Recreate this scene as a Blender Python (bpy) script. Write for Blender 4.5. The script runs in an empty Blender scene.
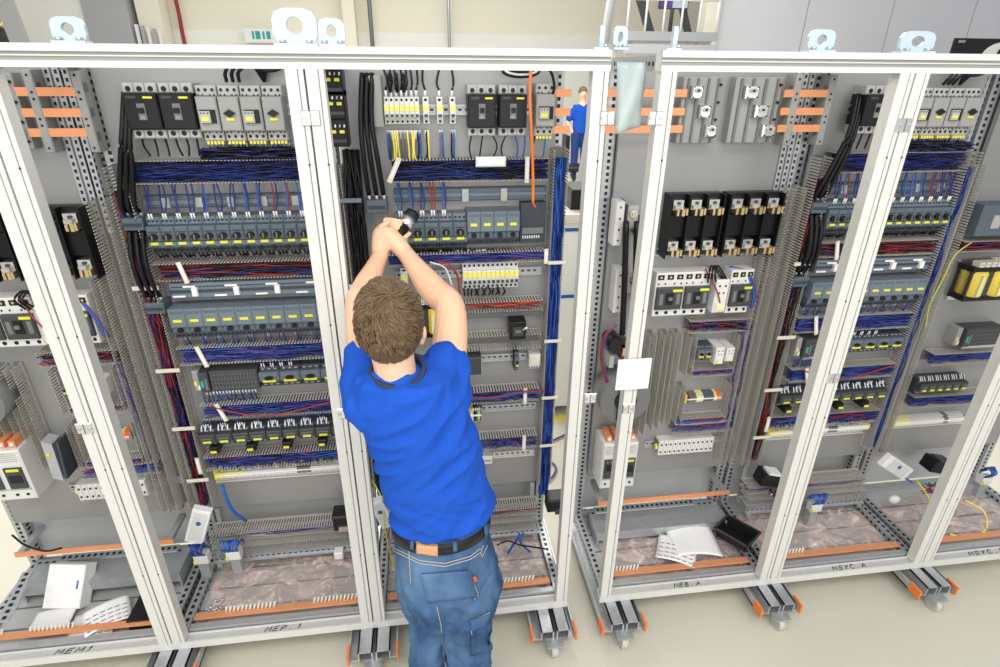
import bpy, math, random
from mathutils import Vector, Matrix
from mathutils.bvhtree import BVHTree
random.seed(7)
SC = bpy.context.scene
COL = SC.collection
# ------------------------------------------------------------------ camera, world, light, exposure
FPX, TILT, YAW, ROLL = 572.17, .44, -.1354, .0085
CAM = Vector((0, -1.7295, 2.3127))
_F = Vector((-math.sin(YAW)*math.cos(TILT), math.cos(YAW)*math.cos(TILT), -math.sin(TILT)))
_R0 = Vector((math.cos(YAW), math.sin(YAW), 0)); _U0 = _R0.cross(_F)
_R = _R0*math.cos(ROLL) + _U0*math.sin(ROLL); _U = -_R0*math.sin(ROLL) + _U0*math.cos(ROLL)
cam = bpy.data.objects.new('camera', bpy.data.cameras.new('camera')); COL.objects.link(cam)
cam.data.sensor_width = 36; cam.data.lens = FPX/1000*36; cam.data.clip_start = .02; cam.data.clip_end = 200
M3 = Matrix((_R, _U, -_F)).transposed()
cam.matrix_world = Matrix.Translation(CAM) @ M3.to_4x4()
SC.camera = cam
w = bpy.data.worlds.new('hall_daylight'); SC.world = w; w.use_nodes = True
w.node_tree.nodes['Background'].inputs[0].default_value = (.93, .96, 1, 1)
w.node_tree.nodes['Background'].inputs[1].default_value = .60
def area(name, loc, rot, sx, sy, p, col=(1, .97, .92)):
    l = bpy.data.lights.new(name, 'AREA'); l.shape = 'RECTANGLE'; l.size = sx; l.size_y = sy; l.energy = p; l.color = col
    o = bpy.data.objects.new(name, l); COL.objects.link(o); o.location = loc; o.rotation_euler = rot; return o
area('hall_lamp_over_aisle', (.2, -2.8, 5.0), (math.radians(28), 0, 0), 5, 1.6, 150)
area('front_fill_light', (.3, -5.5, 3.0), (math.radians(84), 0, 0), 8, 3, 190, (1, .985, .96))  # unseen fill added behind the camera to brighten the cabinet interiors
area('hall_lamp_left_aisle', (-4.5, -2.0, 5.0), (math.radians(20), math.radians(-30), 0), 2.5, 2, 50)
area('hall_lamp_behind_row', (0, 6.5, 6.5), (0, 0, 0), 9, 4, 1000)
SC.view_settings.view_transform = 'Standard'; SC.view_settings.look = 'None'
SC.view_settings.gamma = 1; SC.view_settings.use_curve_mapping = False
SC.view_settings.exposure = .05
SC.cycles.max_bounces = 6; SC.cycles.transparent_max_bounces = 8

def P(px, py, Y):
    """the world point on the plane y=Y that shows at this place of the photograph"""
    v = _F + _R*((px-500)/FPX) + _U*((333.5-py)/FPX)
    return CAM + v*((Y-CAM.y)/v.y)

# ------------------------------------------------------------------ materials
MATS = {}
def mat(name, col, rough=.5, metal=0, var=.06, scale=30, bump=0, bscale=None, spec=None, alpha=1):
    m = bpy.data.materials.new(name); m.use_nodes = True; nt = m.node_tree; b = nt.nodes['Principled BSDF']
    b.inputs['Roughness'].default_value = rough; b.inputs['Metallic'].default_value = metal
    if spec is not None: b.inputs['Specular IOR Level'].default_value = spec
    tc = nt.nodes.new('ShaderNodeTexCoord'); no = nt.nodes.new('ShaderNodeTexNoise'); no.inputs['Scale'].default_value = scale
    nt.links.new(tc.outputs['Object'], no.inputs['Vector'])
    mx = nt.nodes.new('ShaderNodeMix'); mx.data_type = 'RGBA'
    c = Vector(col[:3])
    mx.inputs[6].default_value = (*(c*(1-var)), 1); mx.inputs[7].default_value = (*[min(1, k*(1+var)) for k in c], 1)
    nt.links.new(no.outputs['Fac'], mx.inputs[0]); nt.links.new(mx.outputs[2], b.inputs['Base Color'])
    if bump:
        n2 = no
        if bscale:
            n2 = nt.nodes.new('ShaderNodeTexNoise'); n2.inputs['Scale'].default_value = bscale; n2.inputs['Detail'].default_value = 4
            nt.links.new(tc.outputs['Object'], n2.inputs['Vector'])
        bp = nt.nodes.new('ShaderNodeBump'); bp.inputs['Strength'].default_value = bump; bp.inputs['Distance'].default_value = .01
        nt.links.new(n2.outputs['Fac'], bp.inputs['Height']); nt.links.new(bp.outputs[0], b.inputs['Normal'])
    MATS[name] = m; return m
mat('frame_white', (.68, .672, .635), .4, var=.02)
mat('frame_groove2', (.50, .50, .475), .5)
mat('frame_groove', (.30, .30, .285), .5)
mat('plate', (.32, .32, .315), .42, .35, var=.05, scale=6)
mat('galv', (.50, .52, .53), .38, .6, var=.15, scale=40)
mat('galv_panel', (.50, .51, .50), .45, .2, var=.06, scale=9)
mat('galv_dark', (.20, .21, .21), .45, .5, var=.15, scale=40)
mat('steel', (.75, .75, .74), .25, .9)
mat('duct', (.46, .44, .39), .55, var=.04)
mat('cream', (.70, .66, .55), .5)
mat('blue_grey', (.10, .128, .155), .45)
mat('blue_grey_light', (.145, .18, .215), .45)
mat('blue_grey_dark', (.035, .048, .06), .45)
mat('dark', (.011, .011, .012), .4, spec=.3)
mat('black', (.005, .005, .006), .35, spec=.3)
mat('dark_grey', (.045, .048, .05), .5)
mat('mid_grey', (.16, .165, .165), .5)
mat('light_grey', (.31, .315, .30), .5)
mat('pale_grey', (.42, .42, .40), .45)
mat('device_white', (.68, .68, .65), .45)
mat('white', (.82, .82, .81), .5)
mat('paper', (.85, .85, .84), .8)
mat('tab_yellow', (.72, .70, .05), .4)
mat('yellow', (.80, .62, .07), .4)
mat('pale_yellow', (.80, .74, .38), .5)
mat('teal', (.02, .35, .34), .4)
mat('copper', (.80, .33, .15), .4, .25, var=.08)
mat('brass', (.75, .58, .32), .3, .85)
mat('blue_wire', (.008, .02, .17), .4)
mat('blue_bright', (.016, .10, .42), .4)
mat('purple_wire', (.10, .06, .26), .4)
mat('red_wire', (.30, .018, .018), .4)
mat('orange', (.85, .20, .03), .4)
mat('orange_red', (.80, .10, .02), .4)
mat('green_yellow_wire', (.55, .60, .06), .4)
mat('eye_paint', (.50, .60, .68), .35, .1)
mat('ink', (.03, .035, .04), .6)
mat('floor', (.62, .595, .49), .28, var=.07, scale=1.2, bump=.04, bscale=60)
mat('shirt', (.014, .088, .50), .85, var=.06, scale=14, bump=.25, bscale=28, spec=.15)
mat('collar', (.035, .05, .085), .85, spec=.2)
mat('skin', (.84, .52, .34), .45, var=.05, scale=18, bump=.05, bscale=120)
mat('hair', (.185, .125, .07), .6, var=.45, scale=45, spec=.25)
mat('leather', (.62, .33, .16), .6, var=.12)
mat('stitch', (.48, .42, .35), .7)
mat('rubber', (.10, .10, .10), .7)
mat('wheel_grey', (.55, .54, .50), .5)
mat('wall_cream', (.84, .80, .66), .7, scale=.5)
mat('wall_white', (.86, .86, .80), .6, scale=.5)
mat('wall_grey', (.42, .42, .44), .6, scale=.5)
mat('wall_panel', (.64, .64, .67), .6, var=.04, scale=.7)
mat('trousers_blue', (.012, .04, .20), .8)
mat('label_yellow', (.86, .75, .12), .5)
def denim():
    m = mat('denim', (.055, .125, .26), .85, var=.05, scale=3, spec=.15); nt = m.node_tree; b = nt.nodes['Principled BSDF']
    tc = nt.nodes.new('ShaderNodeTexCoord')
    n1 = nt.nodes.new('ShaderNodeTexNoise'); n1.inputs['Scale'].default_value = 9; n1.inputs['Detail'].default_value = 5
    mp = nt.nodes.new('ShaderNodeMapping'); mp.inputs['Scale'].default_value = (1, 1, .45)
    nt.links.new(tc.outputs['Object'], mp.inputs[0]); nt.links.new(mp.outputs[0], n1.inputs['Vector'])
    cr = nt.nodes.new('ShaderNodeValToRGB'); cr.color_ramp.elements[0].position = .3; cr.color_ramp.elements[0].color = (.022, .06, .15, 1)
    cr.color_ramp.elements[1].position = .72; cr.color_ramp.elements[1].color = (.125, .23, .39, 1)
    nt.links.new(n1.outputs['Fac'], cr.inputs[0]); nt.links.new(cr.outputs[0], b.inputs['Base Color'])
    n2 = nt.nodes.new('ShaderNodeTexNoise'); n2.inputs['Scale'].default_value = 22; n2.inputs['Detail'].default_value = 6
    nt.links.new(tc.outputs['Object'], n2.inputs['Vector'])
    bp = nt.nodes.new('ShaderNodeBump'); bp.inputs['Strength'].default_value = .35; bp.inputs['Distance'].default_value = .012
    nt.links.new(n2.outputs['Fac'], bp.inputs['Height']); nt.links.new(bp.outputs[0], b.inputs['Normal'])
denim()
def film():
    m = mat('film', (1.0, .74, .69), .06, var=.12, scale=8, bump=.5, bscale=30, spec=1.0); nt = m.node_tree; b = nt.nodes['Principled BSDF']
    out = nt.nodes['Material Output']; t = nt.nodes.new('ShaderNodeBsdfTransparent'); mx = nt.nodes.new('ShaderNodeMixShader')
    t.inputs[0].default_value = (1, .95, .94, 1)
    tc = nt.nodes.new('ShaderNodeTexCoord'); no = nt.nodes.new('ShaderNodeTexNoise'); no.inputs['Scale'].default_value = 11; no.inputs['Detail'].default_value = 5; no.inputs['Distortion'].default_value = 1.2
    rp = nt.nodes.new('ShaderNodeMapRange'); rp.inputs[1].default_value = .38; rp.inputs[2].default_value = .66; rp.inputs[3].default_value = .06; rp.inputs[4].default_value = .60
    nt.links.new(tc.outputs['Object'], no.inputs['Vector']); nt.links.new(no.outputs['Fac'], rp.inputs[0]); nt.links.new(rp.outputs[0], mx.inputs[0]); nt.links.new(t.outputs[0], mx.inputs[1]); nt.links.new(b.outputs[0], mx.inputs[2]); nt.links.new(mx.outputs[0], out.inputs[0])
film()
def sheet_clear():
    m = mat('clear_sheet', (.55, .66, .66), .25, var=.1, scale=8); nt = m.node_tree; b = nt.nodes['Principled BSDF']
    out = nt.nodes['Material Output']; t = nt.nodes.new('ShaderNodeBsdfTransparent'); mx = nt.nodes.new('ShaderNodeMixShader')
    mx.inputs[0].default_value = .75; nt.links.new(t.outputs[0], mx.inputs[1]); nt.links.new(b.outputs[0], mx.inputs[2]); nt.links.new(mx.outputs[0], out.inputs[0])
sheet_clear()

# ------------------------------------------------------------------ mesh builder
class MB:
    def __init__(s): s.v = []; s.f = []; s.fm = []; s.ms = []; s.sm = []
    def mi(s, m):
        if m not in s.ms: s.ms.append(m)
        return s.ms.index(m)
    def add(s, vs, fs, m, smooth=False):
        b = len(s.v); s.v += [tuple(v) for v in vs]; k = s.mi(m)
        for f in fs: s.f.append(tuple(b+i for i in f)); s.fm.append(k); s.sm.append(smooth)
        return s
    def box(s, x0, x1, y0, y1, z0, z1, m):
        return s.add([(x0,y0,z0),(x1,y0,z0),(x1,y1,z0),(x0,y1,z0),(x0,y0,z1),(x1,y0,z1),(x1,y1,z1),(x0,y1,z1)],
                     [(0,3,2,1),(4,5,6,7),(0,1,5,4),(1,2,6,5),(2,3,7,6),(3,0,4,7)], m)
    def cbox(s, x0, x1, y0, y1, z0, z1, m, c=.004):
        """box whose front (low y) edges are bevelled"""
        vs = [(x0,y1,z0),(x1,y1,z0),(x1,y1,z1),(x0,y1,z1),(x0,y0+c,z0),(x1,y0+c,z0),(x1,y0+c,z1),(x0,y0+c,z1),
              (x0+c,y0,z0+c),(x1-c,y0,z0+c),(x1-c,y0,z1-c),(x0+c,y0,z1-c)]
        return s.add(vs, [(0,3,2,1),(0,1,5,4),(1,2,6,5),(2,3,7,6),(3,0,4,7),(4,5,9,8),(5,6,10,9),(6,7,11,10),(7,4,8,11),(8,9,10,11)], m)
    def obox(s, c, ax, ay, az, m):
        c = Vector(c); ax = Vector(ax); ay = Vector(ay); az = Vector(az)
        vs = [c+a*ax+b*ay+d*az for d in (-1, 1) for a, b in ((-1,-1),(1,-1),(1,1),(-1,1))]
        return s.add(vs, [(0,3,2,1),(4,5,6,7),(0,1,5,4),(1,2,6,5),(2,3,7,6),(3,0,4,7)], m)
    def tube(s, pts, r, m, n=6, rs=None, caps=True):
        pts = [Vector(p) for p in pts]; vs = []; N = len(pts)
        up = Vector((0.13, .21, 1)).normalized()
        for i, p in enumerate(pts):
            t = (pts[min(i+1, N-1)]-pts[max(i-1, 0)])
            t = t.normalized() if t.length > 1e-9 else Vector((0, 0, 1))
            a = t.cross(up)
            if a.length < .2: a = t.cross(Vector((1, .1, .1)))
            a.normalize(); b = t.cross(a)
            rr = rs[i] if rs else r
            for k in range(n):
                th = 2*math.pi*k/n; vs.append(p+(a*math.cos(th)+b*math.sin(th))*rr)
        fs = [(i*n+k, i*n+(k+1) % n, (i+1)*n+(k+1) % n, (i+1)*n+k) for i in range(N-1) for k in range(n)]
        if caps: fs += [tuple(range(n))[::-1], tuple((N-1)*n+k for k in range(n))]
        return s.add(vs, fs, m, True)
    def cyl(s, p, q, r, m, n=12, r2=None): 
        s.tube([p, q], r, m, n, [r, r if r2 is None else r2]); 
        for i in range(-(n+2), 0): s.sm[i] = i < -2
        return s
    def ball(s, c, r, m, n=12, k=8):
        c = Vector(c); r = r if hasattr(r, '__len__') else (r, r, r); vs = []; fs = []
        for i in range(1, k):
            a = math.pi*i/k
            for j in range(n):
                b = 2*math.pi*j/n; vs.append(c+Vector((r[0]*math.sin(a)*math.cos(b), r[1]*math.sin(a)*math.sin(b), r[2]*math.cos(a))))
        vs += [c+Vector((0, 0, r[2])), c-Vector((0, 0, r[2]))]; T = len(vs)-2
        for i in range(k-2):
            for j in range(n): fs.append((i*n+j, (i+1)*n+j, (i+1)*n+(j+1) % n, i*n+(j+1) % n))
        for j in range(n): fs += [(T, j, (j+1) % n), (T+1, (k-2)*n+(j+1) % n, (k-2)*n+j)]
        return s.add(vs, fs, m, True)
    def loft(s, rings, m, n=24):
        """rings of (centre, rx vector, ry vector)"""
        vs = []
        for c, a, b in rings:
            c = Vector(c); a = Vector(a); b = Vector(b)
            for k in range(n):
                t = 2*math.pi*k/n; vs.append(c+a*math.cos(t)+b*math.sin(t))
        N = len(rings)
        fs = [(i*n+k, i*n+(k+1) % n, (i+1)*n+(k+1) % n, (i+1)*n+k) for i in range(N-1) for k in range(n)]
        fs += [tuple(range(n))[::-1], tuple((N-1)*n+k for k in range(n))]
        return s.add(vs, fs, m, True)
    def prism(s, poly, y0, y1, m):
        """poly in x,z pushed from y0 to y1"""
        n = len(poly)
        vs = [(x, y0, z) for x, z in poly]+[(x, y1, z) for x, z in poly]
        fs = [tuple(range(n)), tuple(range(n, 2*n))[::-1]]+[(k, k+n, (k+1) % n+n, (k+1) % n) for k in range(n)]
        return s.add(vs, fs, m)
    def mesh(s, name):
        me = bpy.data.meshes.new(name); me.from_pydata(s.v, [], s.f); me.update()
        for m in s.ms: me.materials.append(MATS[m])
        me.polygons.foreach_set('material_index', s.fm); me.polygons.foreach_set('use_smooth', s.sm)
        return me
    def build(s, name, parent=None):
        o = bpy.data.objects.new(name, s.mesh(name)); COL.objects.link(o)
        if parent is not None: o.parent = parent
        return o
def props(o, label=None, cat=None, group=None, kind=None):
    if label: o['label'] = label
    if cat: o['category'] = cat
    if group: o['group'] = group
    if kind: o['kind'] = kind
    return o
def empty(name, loc, label, cat, group=None, rz=0):
    o = bpy.data.objects.new(name, None); COL.objects.link(o); o.location = loc; o.rotation_euler.z = rz; o.empty_display_size = .05
    return props(o, label, cat, group)
PROTO = {}
def inst(kind, loc, label, cat, group=None, sx=1, sz=1, rz=0):
    """a copy of a kind of thing: its mesh alone, or its Empty with every part (and sub-part)"""
    if kind not in PROTO: PROTO[kind] = [(n, b.mesh(n), [(n2, b2.mesh(n2)) for n2, b2 in sub]) for n, b, sub in BUILD[kind]()]
    ps = PROTO[kind]
    if len(ps) == 1:
        o = bpy.data.objects.new(kind, ps[0][1]); COL.objects.link(o); o.location = loc; o.rotation_euler.z = rz
        o.scale = (sx, 1, sz); props(o, label, cat, group); return o
    r = empty(kind, loc, label, cat, group, rz); r.scale = (sx, 1, sz)
    for n, me, sub in ps:
        c = bpy.data.objects.new(n, me); COL.objects.link(c); c.parent = r
        for n2, m2 in sub:
            d = bpy.data.objects.new(n2, m2); COL.objects.link(d); d.parent = c
    return r
ORD = 'first second third fourth fifth sixth seventh eighth ninth tenth eleventh twelfth thirteenth fourteenth fifteenth sixteenth seventeenth'.split()
def catmull(pts, k=6):
    pts = [Vector(p) for p in pts]
    if len(pts) < 3: return pts
    q = [2*pts[0]-pts[1]]+pts+[2*pts[-1]-pts[-2]]; out = []
    for i in range(1, len(q)-2):
        a, b, c, d = q[i-1:i+3]
        for j in range(k):
            t = j/k; out.append(.5*((2*b)+(c-a)*t+(2*a-5*b+4*c-d)*t*t+(3*b-3*c+d-a)*t**3))
    out.append(pts[-1]); return out

# ------------------------------------------------------------------ the hall
PB = .47      # front face of every mounting plate
H0, H1 = .13, 2.352   # underside and top of the cabinet frames
def struct(name, b): return props(b.build(name), kind='structure')
b = MB(); b.box(-14, 16, -5, 16.2, -.1, 0, 'floor'); struct('floor', b)
b = MB(); b.box(-14.2, -14, -5, 16.2, 0, 7, 'wall_cream'); struct('wall_left', b)
XE = P(720, 20, 16).x+3
b = MB(); b.box(-14, XE, 16, 16.2, 0, 7, 'wall_cream'); b.box(-14, XE, 15.93, 16, 0, 3.06, 'wall_white'); struct('wall_back', b)
b = MB()
XW = P(716, 25, 11).x
for i in range(8):
    x = XW+.02+i*1.95
    b.box(x+.01, x+1.94, 11, 11.2, 0, 7, 'wall_panel')
b.box(XW, XW+16, 11.06, 11.2, 0, 7, 'wall_grey'); struct('wall_right', b)
b = MB(); b.box(XW-.3, XW, 10.9, 11.25, 0, 7, 'wall_cream'); struct('column_1', b)
for i, (px, wd, m, Y) in enumerate(((60, 1.75, 'wall_white', 15.4), (112, 1.0, 'wall_grey', 15.3), (154, .55, 'wall_cream', 15.5), (350, .3, 'wall_cream', 15.5))):
    c = P(px, 20, Y).x; b = MB(); b.box(c-wd/2, c+wd/2, Y-.25, Y+.25, 0, 7, m); b.box(c-wd/2-.04, c+wd/2+.04, Y-.29, Y+.29, 0, .12, m); struct('column_%d' % (i+2), b)
# pipes, slats and rails on the far wall
def vpipe(px, Y, r, m, name, label, cat, z0=0, z1=6.9, lean=0):
    c = P(px, 25, Y); b = MB(); b.cyl((c.x, Y, z0), (c.x+lean, Y, z1), r, m, 10)
    for z in (z0+.5, z0+2.2, min(z1-.3, 4.4)): b.cyl((c.x+lean*(z-z0)/(z1-z0), Y, z), (c.x+lean*(z-z0)/(z1-z0), Y, z+.06), r*1.5, m, 10)
    return props(b.build(name), label, cat)
b = MB(); c = P(181, 30, 15.8); c2 = P(175, 0, 15.8)
b.tube(catmull([(c.x, 15.86, 2.2), (c.x, 15.86, c.z), (c2.x, 15.86, c2.z), (c2.x-.1, 15.86, 6.8)]), .045, 'red_wire', 8)
props(b.build('sprinkler_pipe'), 'thin red pipe running up the cream wall of the hall', 'pipe')
vpipe(371, 15.6, .055, 'galv_dark', 'downpipe', 'dark thin downpipe on the far wall above the kneeling spot of the wide frame', 'pipe')['label'] = 'dark thin downpipe on the far wall, left one of two'
vpipe(449, 15.6, .045, 'galv', 'downpipe', 'grey thin downpipe on the far wall, right one of two', 'pipe')
b = MB()
for k in range(5):
    c = P(139+k*5.5, 36, 15.1); b.box(c.x-.035, c.x+.035, 15.05, 15.12, 0, c.z+.25-.03*k, 'wall_grey' if k % 2 else 'white')
c = P(137, 36, 15.1); c2 = P(166, 36, 15.1); b.box(c.x, c2.x, 15.1, 15.15, 1.2, 1.3, 'wall_grey')
props(b.build('slatted_rack'), 'white and grey slatted rack standing by the cream column of the far wall', 'rack')
# left machine bits
b = MB(); c = P(15, 30, 13)
b.box(c.x-1.4, c.x+.2, 12.6, 13.4, 0, c.z-.25, 'device_white'); b.box(c.x-1.2, c.x-.1, 12.7, 13.2, c.z-.25, c.z-.02, 'dark_grey')
r = empty('machine_tool', (0, 0, 0), 'pale machine with brass fittings standing far back, left of all cabinets', 'machine'); b.build('housing', r)
b = MB(); b.cyl((c.x-.6, 12.95, c.z-.02), (c.x-.6, 12.95, c.z+.35), .14, 'brass'); b.cyl((c.x-.2, 12.95, c.z-.02), (c.x-.2, 12.95, c.z+.2), .1, 'brass'); b.ball((c.x-.6, 12.95, c.z+.38), .16, 'brass'); b.build('fitting', r)
b = MB(); c = P(15, 25, 12); b.obox((c.x, 12, 2.6), (.16, 0, 0), (0, .05, 0), (-.22, 0, 2.6), 'galv'); b.box(c.x-.3+.5, c.x+.5+.1, 11.8, 12.2, 0, .06, 'galv')
props(b.build('steel_stanchion'), 'leaning grey steel stanchion beside the pale machine', 'post')
# exit sign, green letters on white
c = P(262, 34, 15.6); b = MB(); b.box(c.x-.42, c.x+.42, 15.5, 15.9, c.z-.2, c.z+.12, 'white')
for k, (dx, wd) in enumerate(((-.2, .05), (-.08, .12), (.06, .05), (.18, .1))):
    b.box(c.x+dx-wd/2, c.x+dx+wd/2, 15.49, 15.5, c.z-.12, c.z+.06, 'teal')
props(b.build('emergency_sign'), 'small white emergency sign with green pictograms on the far wall', 'sign')
# mezzanine
r = empty('mezzanine_platform', (0, 0, 0), 'steel mezzanine platform with white railing behind the gap between cabinets', 'platform')
z1 = P(660, 36, 10.6).z; xl = P(618, 36, 10.6).x; xr = P(709, 36, 10.6).x
b = MB(); b.box(xl, xr, 10.2, 11.4, z1-.10, z1+.06, 'galv'); b.box(xl, xr, 10.2, 10.3, z1-.32, z1-.16, 'wall_grey'); b.build('deck', r)
for x in (xl+.15, xr-.15):
    for y in (10.35, 11.25): b = MB(); b.box(x-.06, x+.06, y-.06, y+.06, 0, z1-.1, 'frame_white'); b.build('column', r)
b = MB()
for k in range(6):
    x = xl+.05+(xr-xl-.1)*k/5; b.cyl((x, 10.25, z1+.06), (x, 10.25, z1+1.1), .022, 'white', 8)
for z in (z1+.6, z1+1.1): b.cyl((xl, 10.25, z), (xr, 10.25, z), .022, 'white', 8)
b.build('railing', r)
b = MB(); b.obox((xl+.55, 11.1, z1+.7), (.09, 0, 0), (0, .04, 0), (-.35, 0, .75), 'dark_grey'); b.obox((xl+1.45, 11.1, z1+.6), (.07, 0, 0), (0, .04, 0), (-.25, 0, .6), 'dark_grey'); b.build('brace', r)
c = P(674, 0, 11.0); b = MB(); b.box(c.x-.30, c.x+.32, 11.0, 11.05, c.z-.16, c.z+.45, 'dark_grey'); b.box(c.x-.28, c.x+.30, 10.99, 11.0, c.z-.14, c.z+.43, 'purple_wire')
b.box(c.x-.02, c.x+.3, 10.985, 10.99, c.z-.14, c.z+.1, 'eye_paint'); b.cyl((c.x, 11.03, z1+.061), (c.x, 11.03, c.z), .04, 'dark_grey')
props(b.build('display_screen'), 'lilac display screen standing on the mezzanine platform', 'screen')
for k, px in enumerate((603, 611)):
    b = MB(); c = P(px, 30, 6); b.cyl((c.x-.25, 6+k*.3, 0), (c.x+.28, 6+k*.3, 5), .05, 'galv' if k else 'wall_grey', 10)
    b.cyl((c.x-.25, 6+k*.3, 0), (c.x-.25, 6+k*.3, .05), .12, 'galv', 10)
    props(b.build('conduit_pipe'), 'slanting steel conduit pipe left of the mezzanine, %s of the pair' % ('right' if k else 'left'), 'pipe')
# banner at the right
c = P(957, 38, 8); c2 = P(1060, 72, 8); b = MB(); b.box(c.x, c2.x, 8, 8.06, c.z-.9, c.z, 'dark'); r = empty('banner_board', (0, 0, 0), 'black display board with a white round emblem above the rightmost cabinet', 'board')
b.build('board', r)
b = MB(); c3 = P(1000, 54, 8); b.prism([(c3.x+math.cos(a/12*math.pi)*.36, c3.z-.06+math.sin(a/12*math.pi)*.24) for a in range(24)][::-1], 7.985, 8, 'wall_white'); b.build('emblem_disc', r)
b = MB(); b.prism([(c3.x+.02+math.cos(a/8*math.pi)*.1, c3.z-.0+math.sin(a/8*math.pi)*.11) for a in range(16)][::-1], 7.97, 7.985, 'dark'); b.build('emblem_centre', r)
b = MB(); b.box(c.x+.05, c.x+.17, 7.99, 8, c.z-.07, c.z-.03, 'light_grey'); b.build('small_label', r)
for x in (c.x+.1, c2.x-.1): b = MB(); b.box(x-.03, x+.03, 8.0, 8.05, 0, c.z-.85, 'galv'); b.build('stand', r)
# beyond the gap: bench cabinet with blue edging, swivel chair, box, person, floor line
r = empty('tool_cabinet', (0, 0, 0), 'cream topped white tool cabinet with blue edges seen through the gap', 'cabinet')
Y = 1.7; a = P(560, 214, Y); e = P(612, 214, Y); zt = a.z; zb = P(575, 318, Y).z
b = MB(); b.box(a.x-.02, e.x+.25, Y, Y+.6, .08, zt-.05, 'wall_white'); b.build('body', r)
b = MB(); b.box(a.x-.04, e.x+.27, Y-.03, Y+.62, zt-.05, zt, 'cream'); b.build('worktop', r)
for zz in (zt-.09, zb+.17): b = MB(); b.box(a.x-.025, e.x+.255, Y-.008, Y, zz-.02, zz, 'blue_bright'); b.build('edge_strip', r)
b = MB(); c = P(583, 235, Y); b.cyl((c.x, Y-.03, c.z), (c.x, Y, c.z), .022, 'dark'); b.build('lock', r)
b = MB(); c = P(580, 283, Y); b.cyl((c.x, Y-.04, c.z), (c.x, Y, c.z), .018, 'dark_grey'); b.build('handle', r)
for x in (a.x, e.x+.22): b = MB(); b.box(x, x+.05, Y+.05, Y+.5, 0, .08, 'dark_grey'); b.build('foot', r)
b = MB(); c = P(576, 203, Y+.2); b.box(c.x-.06, c.x+.16, Y+.1, Y+.4, zt, zt+.12, 'dark'); b.box(c.x-.05, c.x+.15, Y+.11, Y+.39, zt+.12, zt+.125, 'dark_grey')
props(b.build('black_tray'), 'black box standing on the cream worktop seen through the gap', 'box')
r = empty('office_chair', (0, 0, 0), 'black swivel chair far back beside the person in blue', 'chair')
Y = 9.5; c = P(577, 167, Y)
b = MB(); b.cbox(c.x-.28, c.x+.22, Y-.25, Y+.22, .44, .54, 'dark', .03); b.build('seat', r)
b = MB(); b.box(c.x-.3, c.x-.22, Y-.2, Y+.2, .56, 1.1, 'dark'); b.build('backrest', r)
b = MB(); b.cyl((c.x-.05, Y, .1), (c.x-.05, Y, .44), .03, 'dark_grey'); b.build('column', r)
b = MB()
for k in range(5): b.cyl((c.x-.05, Y, .12), (c.x-.05+.3*math.cos(k*1.257), Y+.3*math.sin(k*1.257), .04), .025, 'dark_grey', 6)
b.build('base', r)
a = P(559, 448, 1.3); b = MB(); b.box(.2, 2.4, 1.62, 1.70, 0, .003, 'label_yellow'); props(b.build('floor_line'), 'yellow floor marking line behind the gap', 'floor marking')
b = MB(); b.tube(catmull([(.45, 1.0, .012), (.62, .95, .012), (.75, 1.1, .012), (.68, 1.3, .012), (.9, 1.45, .012)]), .007, 'purple_wire')
props(b.build('loose_cable'), 'purple cable lying on the floor behind the gap', 'cable')

# ------------------------------------------------------------------ cabinet frames
S1, S2, E2, P4, S5, S6 = -1.1015, -.2968, .5455, .6952, 1.5059, 2.2921
PW = .05
CABX = [('leftmost cabinet', S1-.81, S1), ('second cabinet', S1, S2), ('cabinet the man works at', S2, E2), ('fourth cabinet', P4, S5), ('fifth cabinet', S5, S6), ('rightmost cabinet', S6, S6+.81)]
def rail_x(x0, x1, y0, z0, z1, back=False):
    b = MB(); h = z1-z0; d = .05
    b.box(x0, x1, y0+.006, y0+d, z0, z1, 'frame_white')
    b.box(x0, x1, y0, y0+.008, z1-.018, z1, 'frame_white'); b.box(x0, x1, y0, y0+.008, z0, z0+.016, 'frame_white')
    b.box(x0, x1, y0+.0052, y0+.0062, z0+.016, z1-.018, 'frame_groove'); b.box(x0, x1, y0+.002, y0+.008, z0+.026, z0+.029, 'frame_white')
    return b
def post_f(x0, x1, z0, z1):
    b = MB(); w = x1-x0
    b.box(x0+.001, x1-.001, .005, .045, z0, z1, 'frame_white'); b.box(x0, x0+w*.66, 0, .007, z0, z1, 'frame_white'); b.box(x0+w*.74, x1, .0, .007, z0, z1, 'frame_white')
    b.box(x0+w*.66, x0+w*.74, .003, .0052, z0, z1, 'frame_groove')
    for z in (.55, 1.05, 1.55, 2.05): b.cyl((x0+w*.7, -.0008, z), (x0+w*.7, .004, z), .0035, 'dark_grey', 8)
    return b
def perf_strip(b, p, q, n, wvec, nvec, m='galv', hole='dark'):
    """galvanised profile with a row of punched slots on its face"""
    p = Vector(p); q = Vector(q); wv = Vector(wvec); nv = Vector(nvec); c = (p+q)/2
    b.obox(c, (q-p)/2, wv, nv, m)
    for k in range(n):
        c = p+(q-p)*((k+.5)/n); b.obox(c+nv, (q-p)/2/n*.5, wv*.38, nv.normalized()*.0008, hole); b.obox(c-nv, (q-p)/2/n*.5, wv*.38, nv.normalized()*.0008, hole)
def post_r(x, z0, z1, s=1):
    b = MB(); b.box(x-.02, x+.02, .50, .55, z0, z1, 'galv')
    n = int((z1-z0)/.025)
    for k in range(n):
        z = z0+.012+k*.025
        b.box(x-.006, x+.006, .499, .5, z, z+.013, 'dark'); b.box(x-.0208, x-.02, .515, .535, z, z+.012, 'dark'); b.box(x+.02, x+.0208, .515, .535, z, z+.012, 'dark')
    return b
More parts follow.
